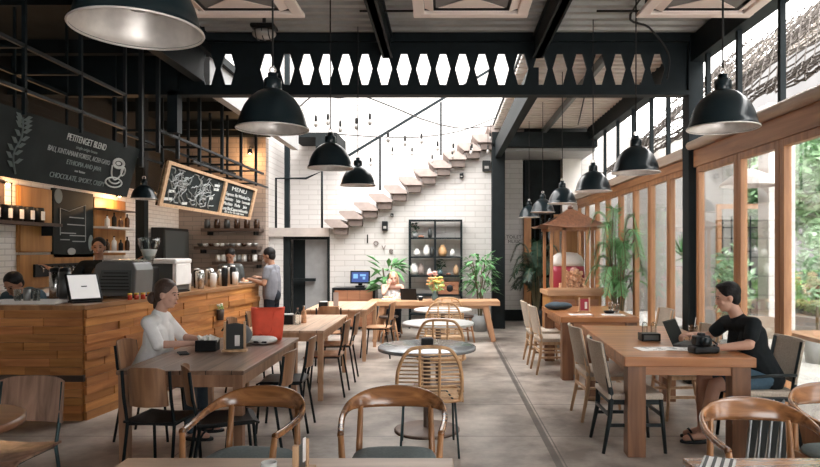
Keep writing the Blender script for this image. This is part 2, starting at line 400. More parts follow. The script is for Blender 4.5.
# doorway below the landing
d = thing('door_1', 'dark doorway under the stair landing with a grey leaf', 'door'); d['kind'] = 'structure'
MB().bx(-3.39, -3.25, SY+.02, SY+.1, 0, 1.88).bx(-2.47, -2.41, SY+.02, SY+.1, 0, 1.88).bx(-3.25, -2.47, SY+.02, SY+.1, 1.82, 1.88).build('door_frame', 'dark_paint', d)
MB().bx(-3.25, -2.98, SY+.3, SY+.4, 0, 1.82).build('dark_panel', 'dark_paint', d)
MB().bx(-2.98, -2.47, SY+.25, SY+.3, 0, 1.82).build('door_leaf', 'grey_paint', d)
MB().bx(-3.2, -2.75, SY+.12, SY+.22, .94, 1.0).build('ledge', 'dark_paint', d)
# rear right corner: column, beam, white panel, dark glazed door
struct(MB().bx(.96, 1.22, 13.0, 13.26, 0, 3.75).build('pillar_back', 'dark_paint'))
struct(MB().bx(.96, 3.1, 13.0, 13.2, 3.7, 4.0).build('beam_back', 'dark_paint'))
struct(MB().bx(1.22, 3.1, 13.2, 14.8, 3.64, 3.70).build('ceiling_back_bay', 'grey_paint'))
struct(MB().bx(1.2, 1.76, 14.5, 14.7, .25, 3.64).build('wall_back_right', 'white_brick'))
struct(MB().bx(1.16, 1.80, 14.44, 14.5, 0, .25).build('baseboard_back', 'dark_paint'))
struct(MB().bx(1.80, 3.1, 14.5, 14.7, 2.4, 3.64).build('wall_back_dark', 'dark_paint'))
struct(MB().bx(2.62, 3.05, 14.3, 14.5, 0, 3.64).build('pillar_corner', 'plaster'))
d = thing('door_2', 'dark glazed door with wooden jambs behind the palm at the rear right', 'door'); d['kind'] = 'structure'
MB().bx(1.78, 1.94, 14.4, 14.5, 0, 2.4).bx(2.45, 2.58, 14.4, 14.5, 0, 2.4).build('door_frame', 'frame_wood', d)
MB().bx(1.94, 2.45, 14.44, 14.48, 0, 2.4).build('door_glass', 'smoked_glass', d)
g = MB()
for x in (2.02, 2.14, 2.26, 2.38): g.bx(x-.015, x+.015, 14.38, 14.42, 0, 2.4)
g.build('door_bars', 'dark_paint', d)
struct(MB().bx(1.94, 2.45, 14.6, 14.65, 0, 2.4).build('trim_2', 'dark_paint'))
t = text('wall_sign', 'TOILET\n MUSIC', .105, Matrix.Translation((1.56, 14.48, 1.86)) @ Matrix.Rotation(PI/2, 4, 'X'), 'letter_black')
tag(t, 'small grey TOILET lettering on the narrow white wall behind the black column', 'sign')

# castellated beam with hexagonal openings
cb = struct(bpy.data.objects.new('castellated_beam', None)); C.objects.link(cb)
cb['label'] = 'black steel beam with a row of hexagonal openings across the room'; cb['category'] = 'beam'
BY = 7.68; zt, zm, zb = 1.6+196*BY/F, 1.6+181*BY/F, 1.6+165*BY/F
Z1, Z0 = 1.6+207*BY/F, 1.6+158*BY/F
cells = [208.5, 228.5, 248, 267.8]+[267.8+19.47*i for i in range(1, 21)]
m = MB(); xs = lambda p: (p-PX)*BY/F
def web(x0, x1, hole):
    c = (x0+x1)/2; a, b2 = .036, .089
    y0, y1 = BY-.015, BY+.015
    if not hole: m.bx(x0, x1, y0, y1, Z0, Z1); return
    for s, e in ((-1, x0), (1, x1)):
        m.prism([(e, Z0), (c, Z0), (c, zb), (c+s*a, zb), (c+s*b2, zm), (c+s*a, zt), (c, zt), (c, Z1), (e, Z1)], y0, y1)
edges = [cells[0]-9.7]+[(cells[i]+cells[i+1])/2 for i in range(len(cells)-1)]+[cells[-1]+9.7]
for i, c_ in enumerate(cells): web(xs(edges[i]), xs(edges[i+1]), i != 2)
m.bx(-5.2, xs(edges[0]), BY-.015, BY+.015, Z0, Z1); m.bx(xs(edges[-1]), 2.9, BY-.015, BY+.015, Z0, Z1)
m.build('web', 'black_steel', cb)
MB().bx(-5.2, 2.9, BY-.08, BY+.08, Z0-.05, Z0).bx(-5.2, 2.9, BY-.08, BY+.08, Z1, 4.25).build('flange', 'black_steel', cb)
# ceilings (corrugated sheet: ribs run across the room)
def corr(name, x0, x1, y0, y1, z, mat):
    pts = []; y = y0; p = .19
    while y < y1: pts += [(y, z), (y+.07, z), (y+.095, z+.045), (y+.165, z+.045)]; y += p
    vs = []; fs = []
    for yy, zz in pts: vs += [(x0, min(yy, y1), zz), (x1, min(yy, y1), zz)]
    for i in range(len(pts)-1): fs.append((2*i, 2*i+1, 2*i+3, 2*i+2))
    return struct(MB().add(vs, fs).build(name, mat, solid=.01))
corr('ceiling', -2.8, 3.2, -2.6, 7.6, 4.17, 'corrugated')
struct(MB().bx(-5.4, 3.2, -2.6, 7.75, 4.25, 4.3).build('ceiling_roof', 'dark_paint'))
corr('ceiling_rear', 1.0, 3.3, 7.75, 13.2, 4.1, 'corrugated_pale')
struct(MB().bx(1.0, 3.3, 7.75, 14.8, 4.2, 4.25).build('ceiling_rear_roof', 'dark_paint'))
struct(MB().bx(-5.3, -2.8, -2.6, 12.5, 3.95, 4.05).build('ceiling_left', 'dark_paint'))
b_ = MB()
for y in (1.5, 3.0, 4.4, 5.8, 7.2, 8.7, 10.2, 11.7): b_.bx(-5.2, -2.9, y-.05, y+.05, 3.8, 3.95)
struct(b_.build('beam_joists', 'dark_paint'))
def rafter(name, x, y0, y1, z0, z1, mat='black_steel', w=.12):
    return struct(MB().bx(x-w/2, x+w/2, y0, y1, z1-.02, z1).bx(x-w/2, x+w/2, y0, y1, z0, z0+.02).bx(x-.035, x+.035, y0, y1, z0, z1).build(name, mat))
rafter('beam_1', -.68, -2.6, BY-.1, 3.87, 4.15)
rafter('beam_2', 1.1, -2.6, BY-.1, 3.87, 4.15)
struct(MB().bx(-2.98, -2.86, -2.6, BY-.09, 3.6, 4.1).build('beam_3', 'black_steel'))
struct(MB().bx(-2.98, -2.86, BY+.1, 12.5, 3.55, 3.95).build('beam_4', 'grey_paint'))
struct(MB().bx(1.02, 1.14, BY+.1, 13.0, 3.48, 3.82).build('beam_5', 'black_steel'))
struct(MB().bx(2.93, 3.1, -2.6, 13.2, 3.84, 4.15).build('beam_6', 'black_steel'))
struct(MB().bx(2.0, 2.06, 7.8, 13.0, 3.98, 4.1).build('beam_7', 'dark_grey_metal'))
# columns
struct(MB().bx(2.90, 3.08, 7.62, 7.82, 0, 4.15).build('pillar_right', 'black_steel', bevel=.006))
struct(MB().bx(-4.18, -4.06, 8.64, 8.76, 0, 3.95).build('pillar_left', 'black_steel'))
struct(MB().bx(-3.3, -3.18, 7.6, 7.74, 3.0, 4.1).build('pillar_hanger', 'black_steel'))
# conduits under the ceiling
for i, (p, lab) in enumerate([([(2.0, 5.2, 4.14), (2.0, 6.9, 4.14), (2.3, 7.2, 4.1), (2.62, 7.5, 3.9), (2.62, 7.55, 3.62)], 'black cable sagging from the ceiling to the right end of the lattice beam'),
            ([(-.9, 6.75, 4.12), (.2, 6.75, 4.12)], 'thin dark conduit fixed under the ceiling left of the middle rafter'),
            ([(1.6, 6.75, 4.12), (2.9, 6.75, 4.12)], 'thin dark conduit fixed under the ceiling in the right bay'),
            ([(1.75, 7.9, 4.07), (2.1, 9.5, 4.05), (2.6, 12.5, 4.05)], 'dark cable under the pale corrugated ceiling behind the beam')]):
    tag(MB().tube(spline(p, 5), .012, 6).build('ceiling_conduit', 'cord'), lab, 'cable')

# ------------------------------------------------------------------ the glazed wall on the right
WX = 3.0
struct(MB().tube([(WX-.1, 7.58, 2.83), (WX-.1, -2.6, 2.83)], .05, 12).bx(WX-.09, WX+.09, -2.6, 7.6, 2.79, 2.87).build('trim_rail_front', 'beige_wood'))
struct(MB().bx(WX-.10, WX+.08, 7.84, 14.4, 2.72, 2.84).build('trim_rail_rear', 'beige_wood'))
struct(MB().bx(WX-.05, WX+.05, -2.6, 7.6, 2.58, 2.78).build('trim_header_front', 'frame_wood_y'))
struct(MB().bx(WX-.05, WX+.05, 7.84, 14.4, 2.60, 2.71).build('trim_header_rear', 'frame_wood_y'))
nwin = [0]
def win(y0, y1, ztop, st_=.06):
    nwin[0] += 1; k = nwin[0]
    w = bpy.data.objects.new('window_%d' % k, None); C.objects.link(w); w.location = (WX, (y0+y1)/2, 0); w['kind'] = 'structure'
    h = (y1-y0)/2
    m = MB(); m.bx(-.035, .035, -h, -h+st_, 0, ztop); m.bx(-.035, .035, h-st_, h, 0, ztop)
    m.bx(-.035, .035, -h+st_, h-st_, 0, .16); m.bx(-.035, .035, -h+st_, h-st_, ztop-.07, ztop); m.build('window_frame', 'frame_wood', w, bevel=.004)
    MB().bx(-.004, .004, -h+st_, h-st_, .16, ztop-.07).build('glass', 'window_glass', w)
ys = [7.56, 6.50, 5.68, 4.80, 3.92, 3.04, 2.16, 1.28]
for a, b in zip(ys[1:], ys[:-1]): win(a+.004, b-.004, 2.58, .075)
ys = [7.86, 8.50, 9.30, 10.05, 10.9, 11.75, 12.6, 13.5, 14.3]
for a, b in zip(ys[:-1], ys[1:]): win(a+.004, b-.004, 2.60, .06)
struct(MB().bx(WX-.05, WX+.05, -2.6, 1.28, 0, 2.58).build('wall_right_front', 'white_paint'))
nb = MB()
for y in (2.2, 3.3, 4.1, 4.9, 5.7, 6.53, 7.3, 8.6, 9.3, 10.2, 11.1, 12.0): nb.bx(WX-.025, WX+.025, y-.025, y+.025, 2.84, 3.86)
struct(nb.build('trim_uprights', 'black_steel'))

# ------------------------------------------------------------------ outside: terrace, walls, garden, net
struct(MB().bx(3.1, 14, -3, 20, -.14, -.02).build('terrace', 'terrace'))
struct(MB().bx(5.6, 5.9, 12.9, 19, -.02, 4.2).bx(3.3, 9.0, 17, 17.2, -.02, 4.6).build('wall_terrace', 'outer_wall'))
struct(MB().bx(4.40, 4.76, 8.7, 9.0, -.02, 3.6).build('pillar_terrace', 'plaster'))
struct(MB().bx(6.3, 11.0, 2.0, 16.0, -.02, .42).build('wall_planter', 'outer_wall'))
struct(MB().bx(11.2, 11.4, -3, 26, -.02, 8.3).build('wall_garden', 'neighbour_wall'))
def leaf_cloud(n, c, r, mat_, size=.1, seed=1):
    rnd = random.Random(seed); m = MB()
    for _ in range(n):
        u = Vector((rnd.gauss(0, 1), rnd.gauss(0, 1), rnd.gauss(0, 1))).normalized()*(rnd.random()**.4)
        p = Vector((c[0]+u.x*r[0], c[1]+u.y*r[1], c[2]+u.z*r[2])); s_ = size*rnd.uniform(.6, 1.3)
        q = Euler((rnd.uniform(-1.2, 1.2), rnd.uniform(-1.2, 1.2), rnd.uniform(0, 6.3))).to_matrix()
        vs = [p+q @ Vector(v)*s_ for v in ((0, -.9, 0), (.38, 0, .08), (0, 1, 0), (-.38, 0, .08))]
        m.add(vs, [(0, 1, 2, 3)])
    return m
trees = [(7.3, 11.9, 2.55, .95, 1.9), (8.6, 13.6, 3.4, 1.1, 2.2), (7.6, 9.4, 2.8, .95, 1.7), (9.3, 10.9, 3.2, 1.0, 2.3), (7.4, 7.0, 2.8, .9, 1.7), (9.4, 8.2, 3.0, 1.1, 2.0), (7.3, 14.6, 2.7, .9, 1.7)]
gl = ['bushy garden tree beyond the planter shrubs, filling the big right pane', 'taller garden tree rising behind the bushy one', 'garden tree at the very edge of the photo above the planter', 'tall garden tree far beyond the planter', 'garden tree on the planter beyond the outside table', 'wide garden tree near the garden wall', 'garden tree at the far end of the planter']
for i, (x, y, z, r, rz_) in enumerate(trees):
    t = thing('garden_tree', gl[i], 'tree', (x, y, .42), 0, 'garden trees outside')
    z0 = .42
    MB().tube([(0, 0, 0), (.05, .02, 1.0), (.0, .05, z-z0)], [.07, .055, .03], 8).build('trunk', 'stem', t)
    leaf_cloud(2600, (0, 0, z-z0+.15), (r, r, rz_*.72), None, .12, i).build('foliage', 'garden_leaf' if i % 2 else 'leaf_mid', t)
bl = ['low bright green shrub in the planter nearest the outside table', 'low bright green shrub second along the planter', 'low bright green shrub third along the planter', 'low bright green shrub fourth along the planter', 'low bright green shrub fifth along the planter, under the bushy tree', 'low bright green shrub last along the planter']
for i, y in enumerate((6.2, 7.6, 9.0, 10.35, 11.7, 13.0)):
    t = thing('garden_shrub', bl[i], 'shrub', (6.85, y, .42), 0, 'planter shrubs')
    leaf_cloud(1500, (0, 0, .42), (.5, .64, .42), None, .11, 20+i).build('foliage', 'leaf_pale', t)
# slim potted tree right behind the far panes
for i, (x, y, h, lab) in enumerate([(3.95, 10.6, 1.0, 'spiky dracaena outside behind the far window panes'), (4.05, 9.0, 1.0, 'leafy shrub outside beside the terrace column'), (5.35, 9.2, 1.3, 'tall feathery shrub outside to the right of the terrace column')]):
    t = thing('terrace_plant', lab, 'plant', (x, y, -.02), 0)
    MB().lathe([(.02, 0), (.15, 0), (.19, .34), (.17, .34), (.15, .30), (.02, .30)], n=20).build('pot', 'pot_grey', t)
    MB().tube([(0, 0, .28), (0, 0, h)], .02, 6).build('stem', 'stem', t)
    if i == 0:
        m = MB()
        for k in range(46):
            a = k*2.4; e = -.5+1.9*(k/46); d = Vector((math.cos(a)*math.cos(e), math.sin(a)*math.cos(e), math.sin(e)))
            sd = d.cross(Vector((0, 0, 1))).normalized()*.016; p = Vector((0, 0, h+.5)); q = p+d*.42
            m.add([p-sd, p+sd, (p+q)/2+sd*1.2, q, (p+q)/2-sd*1.2], [(0, 1, 2, 3, 4)])
        m.tube([(0, 0, h-.02), (0, 0, h+.5)], .018, 6); m.build('foliage', 'leaf', t)
    else: leaf_cloud(420, (0, 0, h+.1), (.28, .28, .6), None, .08, 40+i).build('foliage', 'garden_leaf', t)
# terrace screen of dark mullions
sc_ = thing('terrace_screen', 'black grid screen with wooden posts standing outside behind the man', 'screen', (4.72, 10.9, -.02))
m = MB()
for i in range(6): m.box((i*.16, 0, 1.1), (.02, .02, 2.2))
for z in (.4, .8, 1.2, 1.6, 2.0): m.box((.4, 0, z), (.82, .02, .02))
m.build('grid', 'black_steel', sc_); MB().box((-.06, 0, 1.15), (.08, .06, 2.34)).box((.88, 0, 1.15), (.08, .06, 2.34)).box((.41, 0, 2.36), (1.02, .06, .08)).build('posts', 'frame_wood', sc_)
# rope nets slung over the terrace, one behind the other
def rope(label, x0, x1, base, slope, amp, th, ph, mat, y0=-1.0, y1=13.5):
    vs = []; fs = []; nx = int((x1-x0)/.115); ny = int((y1-y0)/.085); W = nx+1
    for j in range(ny+1):
        for i in range(nx+1):
            x = x0+i*.115+(.0575 if j % 2 else 0); y = y0+j*.085
            z = base+slope*(x-x0)-amp*abs(math.sin((y+.6*x)*.9+ph))*(.4+.6*math.sin(PI*i/nx))+.035*math.sin(i*1.9+j*.5)+.03*math.sin(j*.23+i*.4)
            vs.append((x, y, z))
    for j in range(0, ny-1):
        o = j % 2
        for i in range(1, nx): fs.append((j*W+i, (j+1)*W+i+o, (j+2)*W+i, (j+1)*W+i-1+o))
    n_ = MB(); n_.add(vs, fs); net = n_.build('rope_net', mat)
    wf = net.modifiers.new('w', 'WIREFRAME'); wf.thickness = th; wf.use_even_offset = False; wf.use_replace = True
    return tag(net, label, 'net')
rope('dark knotted rope net hanging nearest outside the upper window', 3.15, 5.0, 3.22, 1.0, .34, .020, .5, 'net_rope')
rope('grey brown rope net stretched higher behind the nearer net', 5.1, 7.8, 4.9, .70, .6, .03, 1.6, 'net_rope_pale')
# ------------------------------------------------------------------ furniture
def table(name, label, x0, x1, y0, y1, h, t, leg, mt, ml, apron=.09, inset=.01, rz=0, group=None, ma=None, apin=.03):
    cx, cy = (x0+x1)/2, (y0+y1)/2; w, d = (x1-x0)/2, (y1-y0)/2
    r = thing(name, label, 'table', (cx, cy, 0), rz, group)
    MB().bx(-w, w, -d, d, h-t, h).build('tabletop', mt, r, bevel=.006)
    a = apin; m = MB()
    l0 = leg+inset
    for s in (-1, 1):
        m.box((0, s*(d-a-.012), h-t-apron/2), (2*(w-l0), .024, apron)); m.box((s*(w-a-.012), 0, h-t-apron/2), (.024, 2*(d-l0), apron))
    m.build('apron', ma or ml, r)
    for sx in (-1, 1):
        for sy in (-1, 1):
            MB().box((sx*(w-inset-leg/2), sy*(d-inset-leg/2), (h-t)/2), (leg, leg, h-t), taper=.85 if leg < .1 else 1).build('leg', ml, r, bevel=.004)
    return r
T1 = table('dining_table', 'long dark brown plank table with the red bag on its far end', -2.29, -1.40, 4.45, 6.15, .76, .03, .07, 'walnut_top', 'walnut_leg')
T2 = table('dining_table', 'pale wooden table behind the red bag, second in the left row', -2.15, -1.28, 6.75, 8.42, .75, .028, .06, 'pale_top', 'pale_leg')
T3 = table('dining_table', 'pale wooden table third in the left row, nearest the doorway', -2.0, -1.12, 9.15, 10.6, .75, .028, .06, 'pale_top', 'pale_leg')
T4 = table('dining_table', 'thick reddish teak table where the man works on his laptop', 1.43, 2.42, 4.88, 6.94, .78, .075, .14, 'teak_x', 'teak_leg', .07, .03, R(-3), ma='teak_apron', apin=.05)
T5 = table('dining_table', 'thick reddish teak table behind, in front of the roofed snack cart', 1.42, 2.38, 7.83, 9.37, .78, .07, .14, 'teak_x', 'teak_leg', .07, .02, 0, ma='teak_apron', apin=.05)
T6 = table('dining_table', 'pale wood table cut off along the bottom edge below the two curved armchairs', -1.30, .035, 1.75, 2.62, .75, .03, .06, 'near_top', 'near_edge', .06)
T7 = table('dining_table', 'wooden table cut off in the bottom right corner under the striped napkin', .97, 2.5, 1.75, 2.62, .75, .03, .06, 'bentwood', 'near_edge', .06)
# the long table at the rear with splayed legs
r = thing('long_table', 'long oak table with splayed legs across the back of the room under the flowers', 'table', (-.19, 11.45, 0))
MB().bx(-1.16, 1.15, -.30, .30, .625, .705).build('tabletop', 'oak_x', r, bevel=.006)
MB().bx(-.90, .90, -.22, -.19, .57, .625).bx(-.90, .90, .19, .22, .57, .625).build('apron', 'oak_x', r)
for sx in (-1, 1):
    for sy in (-1, 1): MB().bar((sx*1.04, sy*.27, 0), (sx*.90, sy*.22, .625), .08, .08, .10, .10).build('leg', 'oak_leg', r)
def round_table(label, x, y, D, h, mt, group=None, base=True, thick=.03):
    r = thing('round_table', label, 'table', (x, y, 0), 0, group)
    MB().lathe([(0, h), (D/2-.01, h), (D/2, h-.008), (D/2, h-thick), (D/2-.02, h-thick), (0, h-thick)], n=48).build('tabletop', mt, r)
    MB().lathe([(.0, h-thick), (.16, h-thick), (.15, h-thick-.02), (.032, h-.08), (.032, .03)], n=20).build('column', 'rust_base', r)
    MB().lathe([(0, .035), (.05, .035), (.27, .022), (.29, .015), (.29, 0), (0, 0)], n=40).build('base', 'rust_base', r)
    return r
round_table('round grey metal topped table, nearest of the round ones', -.16, 5.68, .87, .75, 'zinc_top')
round_table('round white table second in the middle row', -.08, 7.55, .84, .75, 'white_top')
round_table('small round white table nearest the long table', -.03, 9.25, .84, .75, 'white_top')
rt = thing('side_table', 'round brown wooden table cut off at the lower left edge', 'table', (-2.53, 3.17, 0))
MB().lathe([(0, .75), (.37, .75), (.385, .742), (.385, .715), (.37, .705), (0, .705)], n=48).build('tabletop', 'near_edge', rt)
MB().tube([(0, 0, .02), (0, 0, .71)], .03, 12).build('column', 'black_steel', rt); MB().lathe([(0, .03), (.2, .02), (.22, 0), (0, 0)], n=30).build('base', 'black_steel', rt)

# ---- curved-back armchair (front = +Y)
def armchair(label, loc, rz, group):
    r = thing('armchair', label, 'chair', loc, rz, group); r.scale = (.95, .95, .97)
    ctl = [(-.275, .20, .660, .034, .030), (-.292, .06, .672, .036, .030), (-.300, -.08, .695, .040, .028), (-.272, -.20, .725, .062, .024),
           (-.17, -.275, .748, .105, .020), (0, -.30, .758, .125, .018)]
    ctl = ctl+[(-x, y, z, h, t) for x, y, z, h, t in ctl[-2::-1]]
    cen = spline([c[:3] for c in ctl], 6); hw = spline([(c[3], c[4], 0) for c in ctl], 6)
    rings = []
    for i, p in enumerate(cen):
        d = (cen[min(i+1, len(cen)-1)]-cen[max(i-1, 0)]); d.z = 0; d.normalize(); nrm = Vector((-d.y, d.x, 0)); hh, tt = hw[i].x/2, hw[i].y/2
        k = max(0, (hh-.02)*2.2)
        ring = []
        for j in range(12):
            a = 2*PI*j/12; ca, sa = math.cos(a), math.sin(a)
            ca = math.copysign(abs(ca)**.7, ca); sa = math.copysign(abs(sa)**.7, sa)
            ring.append(p+nrm*(ca*tt*1.2+(-sa*k*.22))+Vector((0, 0, sa*hh)))
        rings.append(ring)
    MB().loft(rings).build('arm_bow', 'bentwood', r)
    for s in (-1, 1):
        MB().tube([(s*.235, .25, 0), (s*.255, .225, .4), (s*.274, .195, .655)], [.013, .021, .017], 10).build('leg', 'bentwood_leg', r)
        MB().tube([(s*.215, -.25, 0), (s*.225, -.225, .4), (s*.215, -.245, .71)], [.013, .021, .017], 10).build('leg', 'bentwood_leg', r)
    MB().box((0, .225, .41), (.46, .022, .05)).box((0, -.215, .41), (.42, .022, .05)).box((-.24, 0, .41), (.022, .42, .05)).box((.24, 0, .41), (.022, .42, .05)).build('seat_rail', 'bentwood_leg', r)
    m = MB(); prof = [(.235, .43), (.25, .445), (.24, .465), (.17, .478), (0, .482)]
    rings = [[Vector((pr*math.copysign(abs(math.cos(a))**.55, math.cos(a)), pr*math.copysign(abs(math.sin(a))**.55, math.sin(a)), z)) for a in [2*PI*k/32 for k in range(32)]] for pr, z in prof[:-1]]
    m.loft(rings).build('seat_cushion', 'grey_cushion', r)
    return r
AG = 'curved wooden armchairs at the front'
armchair('curved wood armchair with grey pad in front of the dark plank table', (-1.10, 3.52, 0), R(170), AG)
armchair('curved wood armchair with grey pad directly in front of the rattan chair', (-.285, 3.52, 0), R(181), AG)
armchair('curved wood armchair in front of the man at the teak table', (1.625, 3.22, 0), R(176), AG)
armchair('curved wood armchair cut off by the right edge of the photo', (2.31, 3.60, 0), R(186), AG)

# ---- rattan hoop chair on thin black steel legs
def rattan(label, loc, rz, legs='black', group='rattan hoop chairs'):
    r = thing('rattan_chair', label, 'chair', loc, rz, group)
    hoop = [(-.235, -.17, .43), (-.25, -.215, .55), (-.235, -.255, .70), (-.17, -.285, .83), (-.08, -.295, .865), (.08, -.295, .865), (.17, -.285, .83), (.235, -.255, .70), (.25, -.215, .55), (.235, -.17, .43)]
    hp = spline(hoop, 6)
    MB().tube(hp, .014, 8).build('backrest_hoop', 'rattan', r)
    m = MB(); zs = [.47+.031*i for i in range(12)]
    def at(z, side):
        half = hp[:len(hp)//2+1] if side < 0 else hp[len(hp)//2:][::-1]
        for a, b in zip(half[:-1], half[1:]):
            if a.z <= z <= b.z: t = (z-a.z)/(b.z-a.z+1e-9); return a+(b-a)*t
        return half[-1]
    for z in zs:
        a, b = at(z, -1), at(z, 1); m.tube([a, (a+b)/2+Vector((0, -.03, 0)), b], .0065, 5)
    m.build('backrest_cane', 'rattan_thin', r)
    m = MB()
    for x in (-.075, .075): m.tube([(x, -.19, .44), (x, -.25, .56), (x, -.285, .70), (x, -.29, .86)], .011, 6)
    m.build('backrest_upright', 'rattan', r)
    seat = spline([(-.235, -.17, .435), (-.25, .05, .44), (-.225, .22, .45), (0, .25, .45), (.225, .22, .45), (.25, .05, .44), (.235, -.17, .435), (0, -.20, .435)], 5, True)
    MB().tube(seat, .014, 8, True).build('seat_frame', 'rattan', r)
    m = MB()
    for i in range(15): y = -.17+.028*i; m.tube([(-.235, y, .44), (0, y, .43), (.235, y, .44)], .008, 5)
    m.build('seat', 'rattan_thin', r)
    if legs == 'black':
        for s in (-1, 1):
            MB().tube([(s*.215, .24, .008), (s*.20, .18, .42), (s*.20, -.15, .42), (s*.225, -.25, .008)], .009, 8).build('leg', 'blue_steel', r)
        MB().tube([(-.20, .16, .415), (.20, .16, .415)], .008, 6).tube([(-.2, -.14, .415), (-.13, -.20, .52), (.13, -.20, .52), (.2, -.14, .415)], .008, 6).build('brace', 'blue_steel', r)
    else:
        for sx in (-1, 1):
            for sy in (-1, 1): MB().tube([(sx*.235, sy*.235, 0), (sx*.20, sy*.17, .43)], [.013, .016], 8).build('leg', 'light_wood', r)
        MB().tube([(-.215, .2, .2), (.215, .2, .2)], .009, 6).tube([(-.215, -.2, .2), (.215, -.2, .2)], .009, 6).build('stretcher', 'light_wood', r)
    return r
rattan('rattan hoop chair on black steel legs, nearest, in front of the round grey table', (-.13, 5.12, 0), R(3))
rattan('rattan hoop chair with wooden legs between the grey and the first white round table', (-.04, 6.98, 0), R(-2), 'wood')
rattan('rattan hoop chair with wooden legs between the two white round tables', (-.02, 8.55, 0), R(180), 'wood')
rattan('rattan hoop chair with wooden legs between the last round table and the long table', (.02, 10.05, 0), R(2), 'wood')

# ---- woven chair (front = +Y)
def woven(label, loc, rz, dark=False, weave='taupe_weave', group='woven back chairs at the teak tables', arms=False):
    w = 'dark_stain' if dark else 'light_wood'
    r = thing('woven_chair', label, 'chair', loc, rz, group)
    for s in (-1, 1):
        MB().tube([(s*.22, -.255, 0), (s*.205, -.20, .28), (s*.205, -.19, .46), (s*.20, -.265, .86)], [.014, .020, .022, .015], 8).build('leg', w, r)
        MB().tube([(s*.215, .235, 0), (s*.20, .20, .44)], [.014, .020], 8).build('leg', w, r)
    m = MB()
    for s in (-1, 1): m.bar((s*.21, -.21, .22), (s*.208, .215, .22), .016, .026); m.bar((s*.20, -.19, .40), (s*.20, .2, .40), .02, .035)
    m.bar((-.205, .205, .30), (.205, .205, .30), .016, .026); m.bar((-.21, -.21, .30), (.21, -.21, .30), .016, .026)
    m.bar((-.20, .2, .40), (.2, .2, .40), .02, .035); m.bar((-.20, -.19, .40), (.2, -.19, .40), .02, .035); m.build('stretcher', w, r)
    rings = []
    for x in [-.225+.45*i/10 for i in range(11)]:
        c = -.045*(1-(x/.225)**2); rings.append([Vector((x, -.19+c, .52)), Vector((x, -.262+c, .875)), Vector((x, -.282+c, .875)), Vector((x, -.212+c, .52))])
    MB().loft(rings, smooth=False).build('backrest', weave, r, bevel=.004)
    MB().box((0, .0, .445), (.45, .44, .05)).build('seat', 'cream_weave', r, bevel=.015)
    if dark and arms:
        for s in (-1, 1): MB().tube([(s*.24, -.2, .60), (s*.25, .0, .60), (s*.235, .2, .58), (s*.215, .21, .44)], .013, 8).build('armrest', w, r)
    return r
woven('black framed chair with taupe woven back opposite the seated man', (1.50, 5.25, 0), R(-90), True)
woven('light wood chair with taupe woven back beside the black framed one', (1.52, 6.17, 0), R(-88))
woven('light wood chair left of the rear teak table, nearer of the pair', (1.42, 8.42, 0), R(-88), weave='cream_weave')
woven('light wood chair left of the rear teak table, farther of the pair', (1.40, 9.13, 0), R(-90), weave='cream_weave')
woven('light wood chair standing beyond the laptop on the window side', (2.30, 6.20, 0), R(92))
woven('light wood chair on the window side of the rear teak table', (2.48, 7.95, 0), R(94))
woven('black framed armchair with taupe woven back that the man sits on', (2.60, 5.34, 0), R(91), True, arms=True)

# ---- plywood chair on black steel frame (front = +Y)
def plychair(label, loc, rz, mat='ply', group='plywood and steel chairs', seat=None, wide=.42, frame='black_steel', pw=None):
    r = thing('plywood_chair', label, 'chair', loc, rz, group); pw = pw or wide
    for s in (-1, 1):
        x = s*wide*.44
        MB().tube([(x*1.06, -.24, .0), (x, -.17, .43), (x, -.215, .62), (x, -.235, .80)], .011, 8).build('leg', frame, r)
        MB().tube([(x*1.06, .21, .0), (x, .17, .43)], .011, 8).build('leg', frame, r)
    MB().tube([(-wide*.44, -.17, .43), (-wide*.44, .17, .43), (wide*.44, .17, .43), (wide*.44, -.17, .43)], .010, 6, True).build('seat_frame', frame, r)
    rings = []; hw = pw/2
    for i in range(13):
        x = -hw+2*hw*i/12; c = -.05*(1-(x/hw)**2); e = 1-.10*abs(x/hw)**4
        rings.append([Vector((x, -.185+c, .56)), Vector((x*.95, -.222+c, .58+.25*e)), Vector((x*.95, -.234+c, .58+.25*e)), Vector((x, -.197+c, .56))])
    hw = wide/2
    MB().loft(rings, smooth=False).build('backrest', mat, r, bevel=.003)
    rings = []
    for i in range(11):
        x = -hw*.98+2*hw*.98*i/10; z = .445+.012*(x/hw)**2
        rings.append([Vector((x, -.19, z)), Vector((x, .17, z-.004)), Vector((x, .21, z-.02)), Vector((x, .205, z-.034)), Vector((x, .17, z-.018)), Vector((x, -.19, z-.014))])
    MB().loft(rings, smooth=False).build('seat', seat or mat, r)
    return r
PG = None
plychair('walnut plywood chair on steel legs behind the round brown side table', (-2.52, 3.66, 0), R(178), 'ply', PG, None, .43, 'blue_steel')
plychair('brown plywood chair with black seat turned at the near end of the dark table', (-1.96, 4.46, 0), R(-4), 'brown_ply', PG, 'black_seat', .37, 'black_steel', .27)
plychair('brown plywood chair with black seat tucked under the dark table behind the turned one', (-1.52, 4.42, 0), R(-66), 'brown_ply', PG, 'black_seat', .37, 'black_steel', .27)
plychair('plywood chair on which the woman in the white shirt sits', (-2.52, 5.52, 0), R(-90), 'brown_ply', PG, None, .40, 'black_steel', .34)
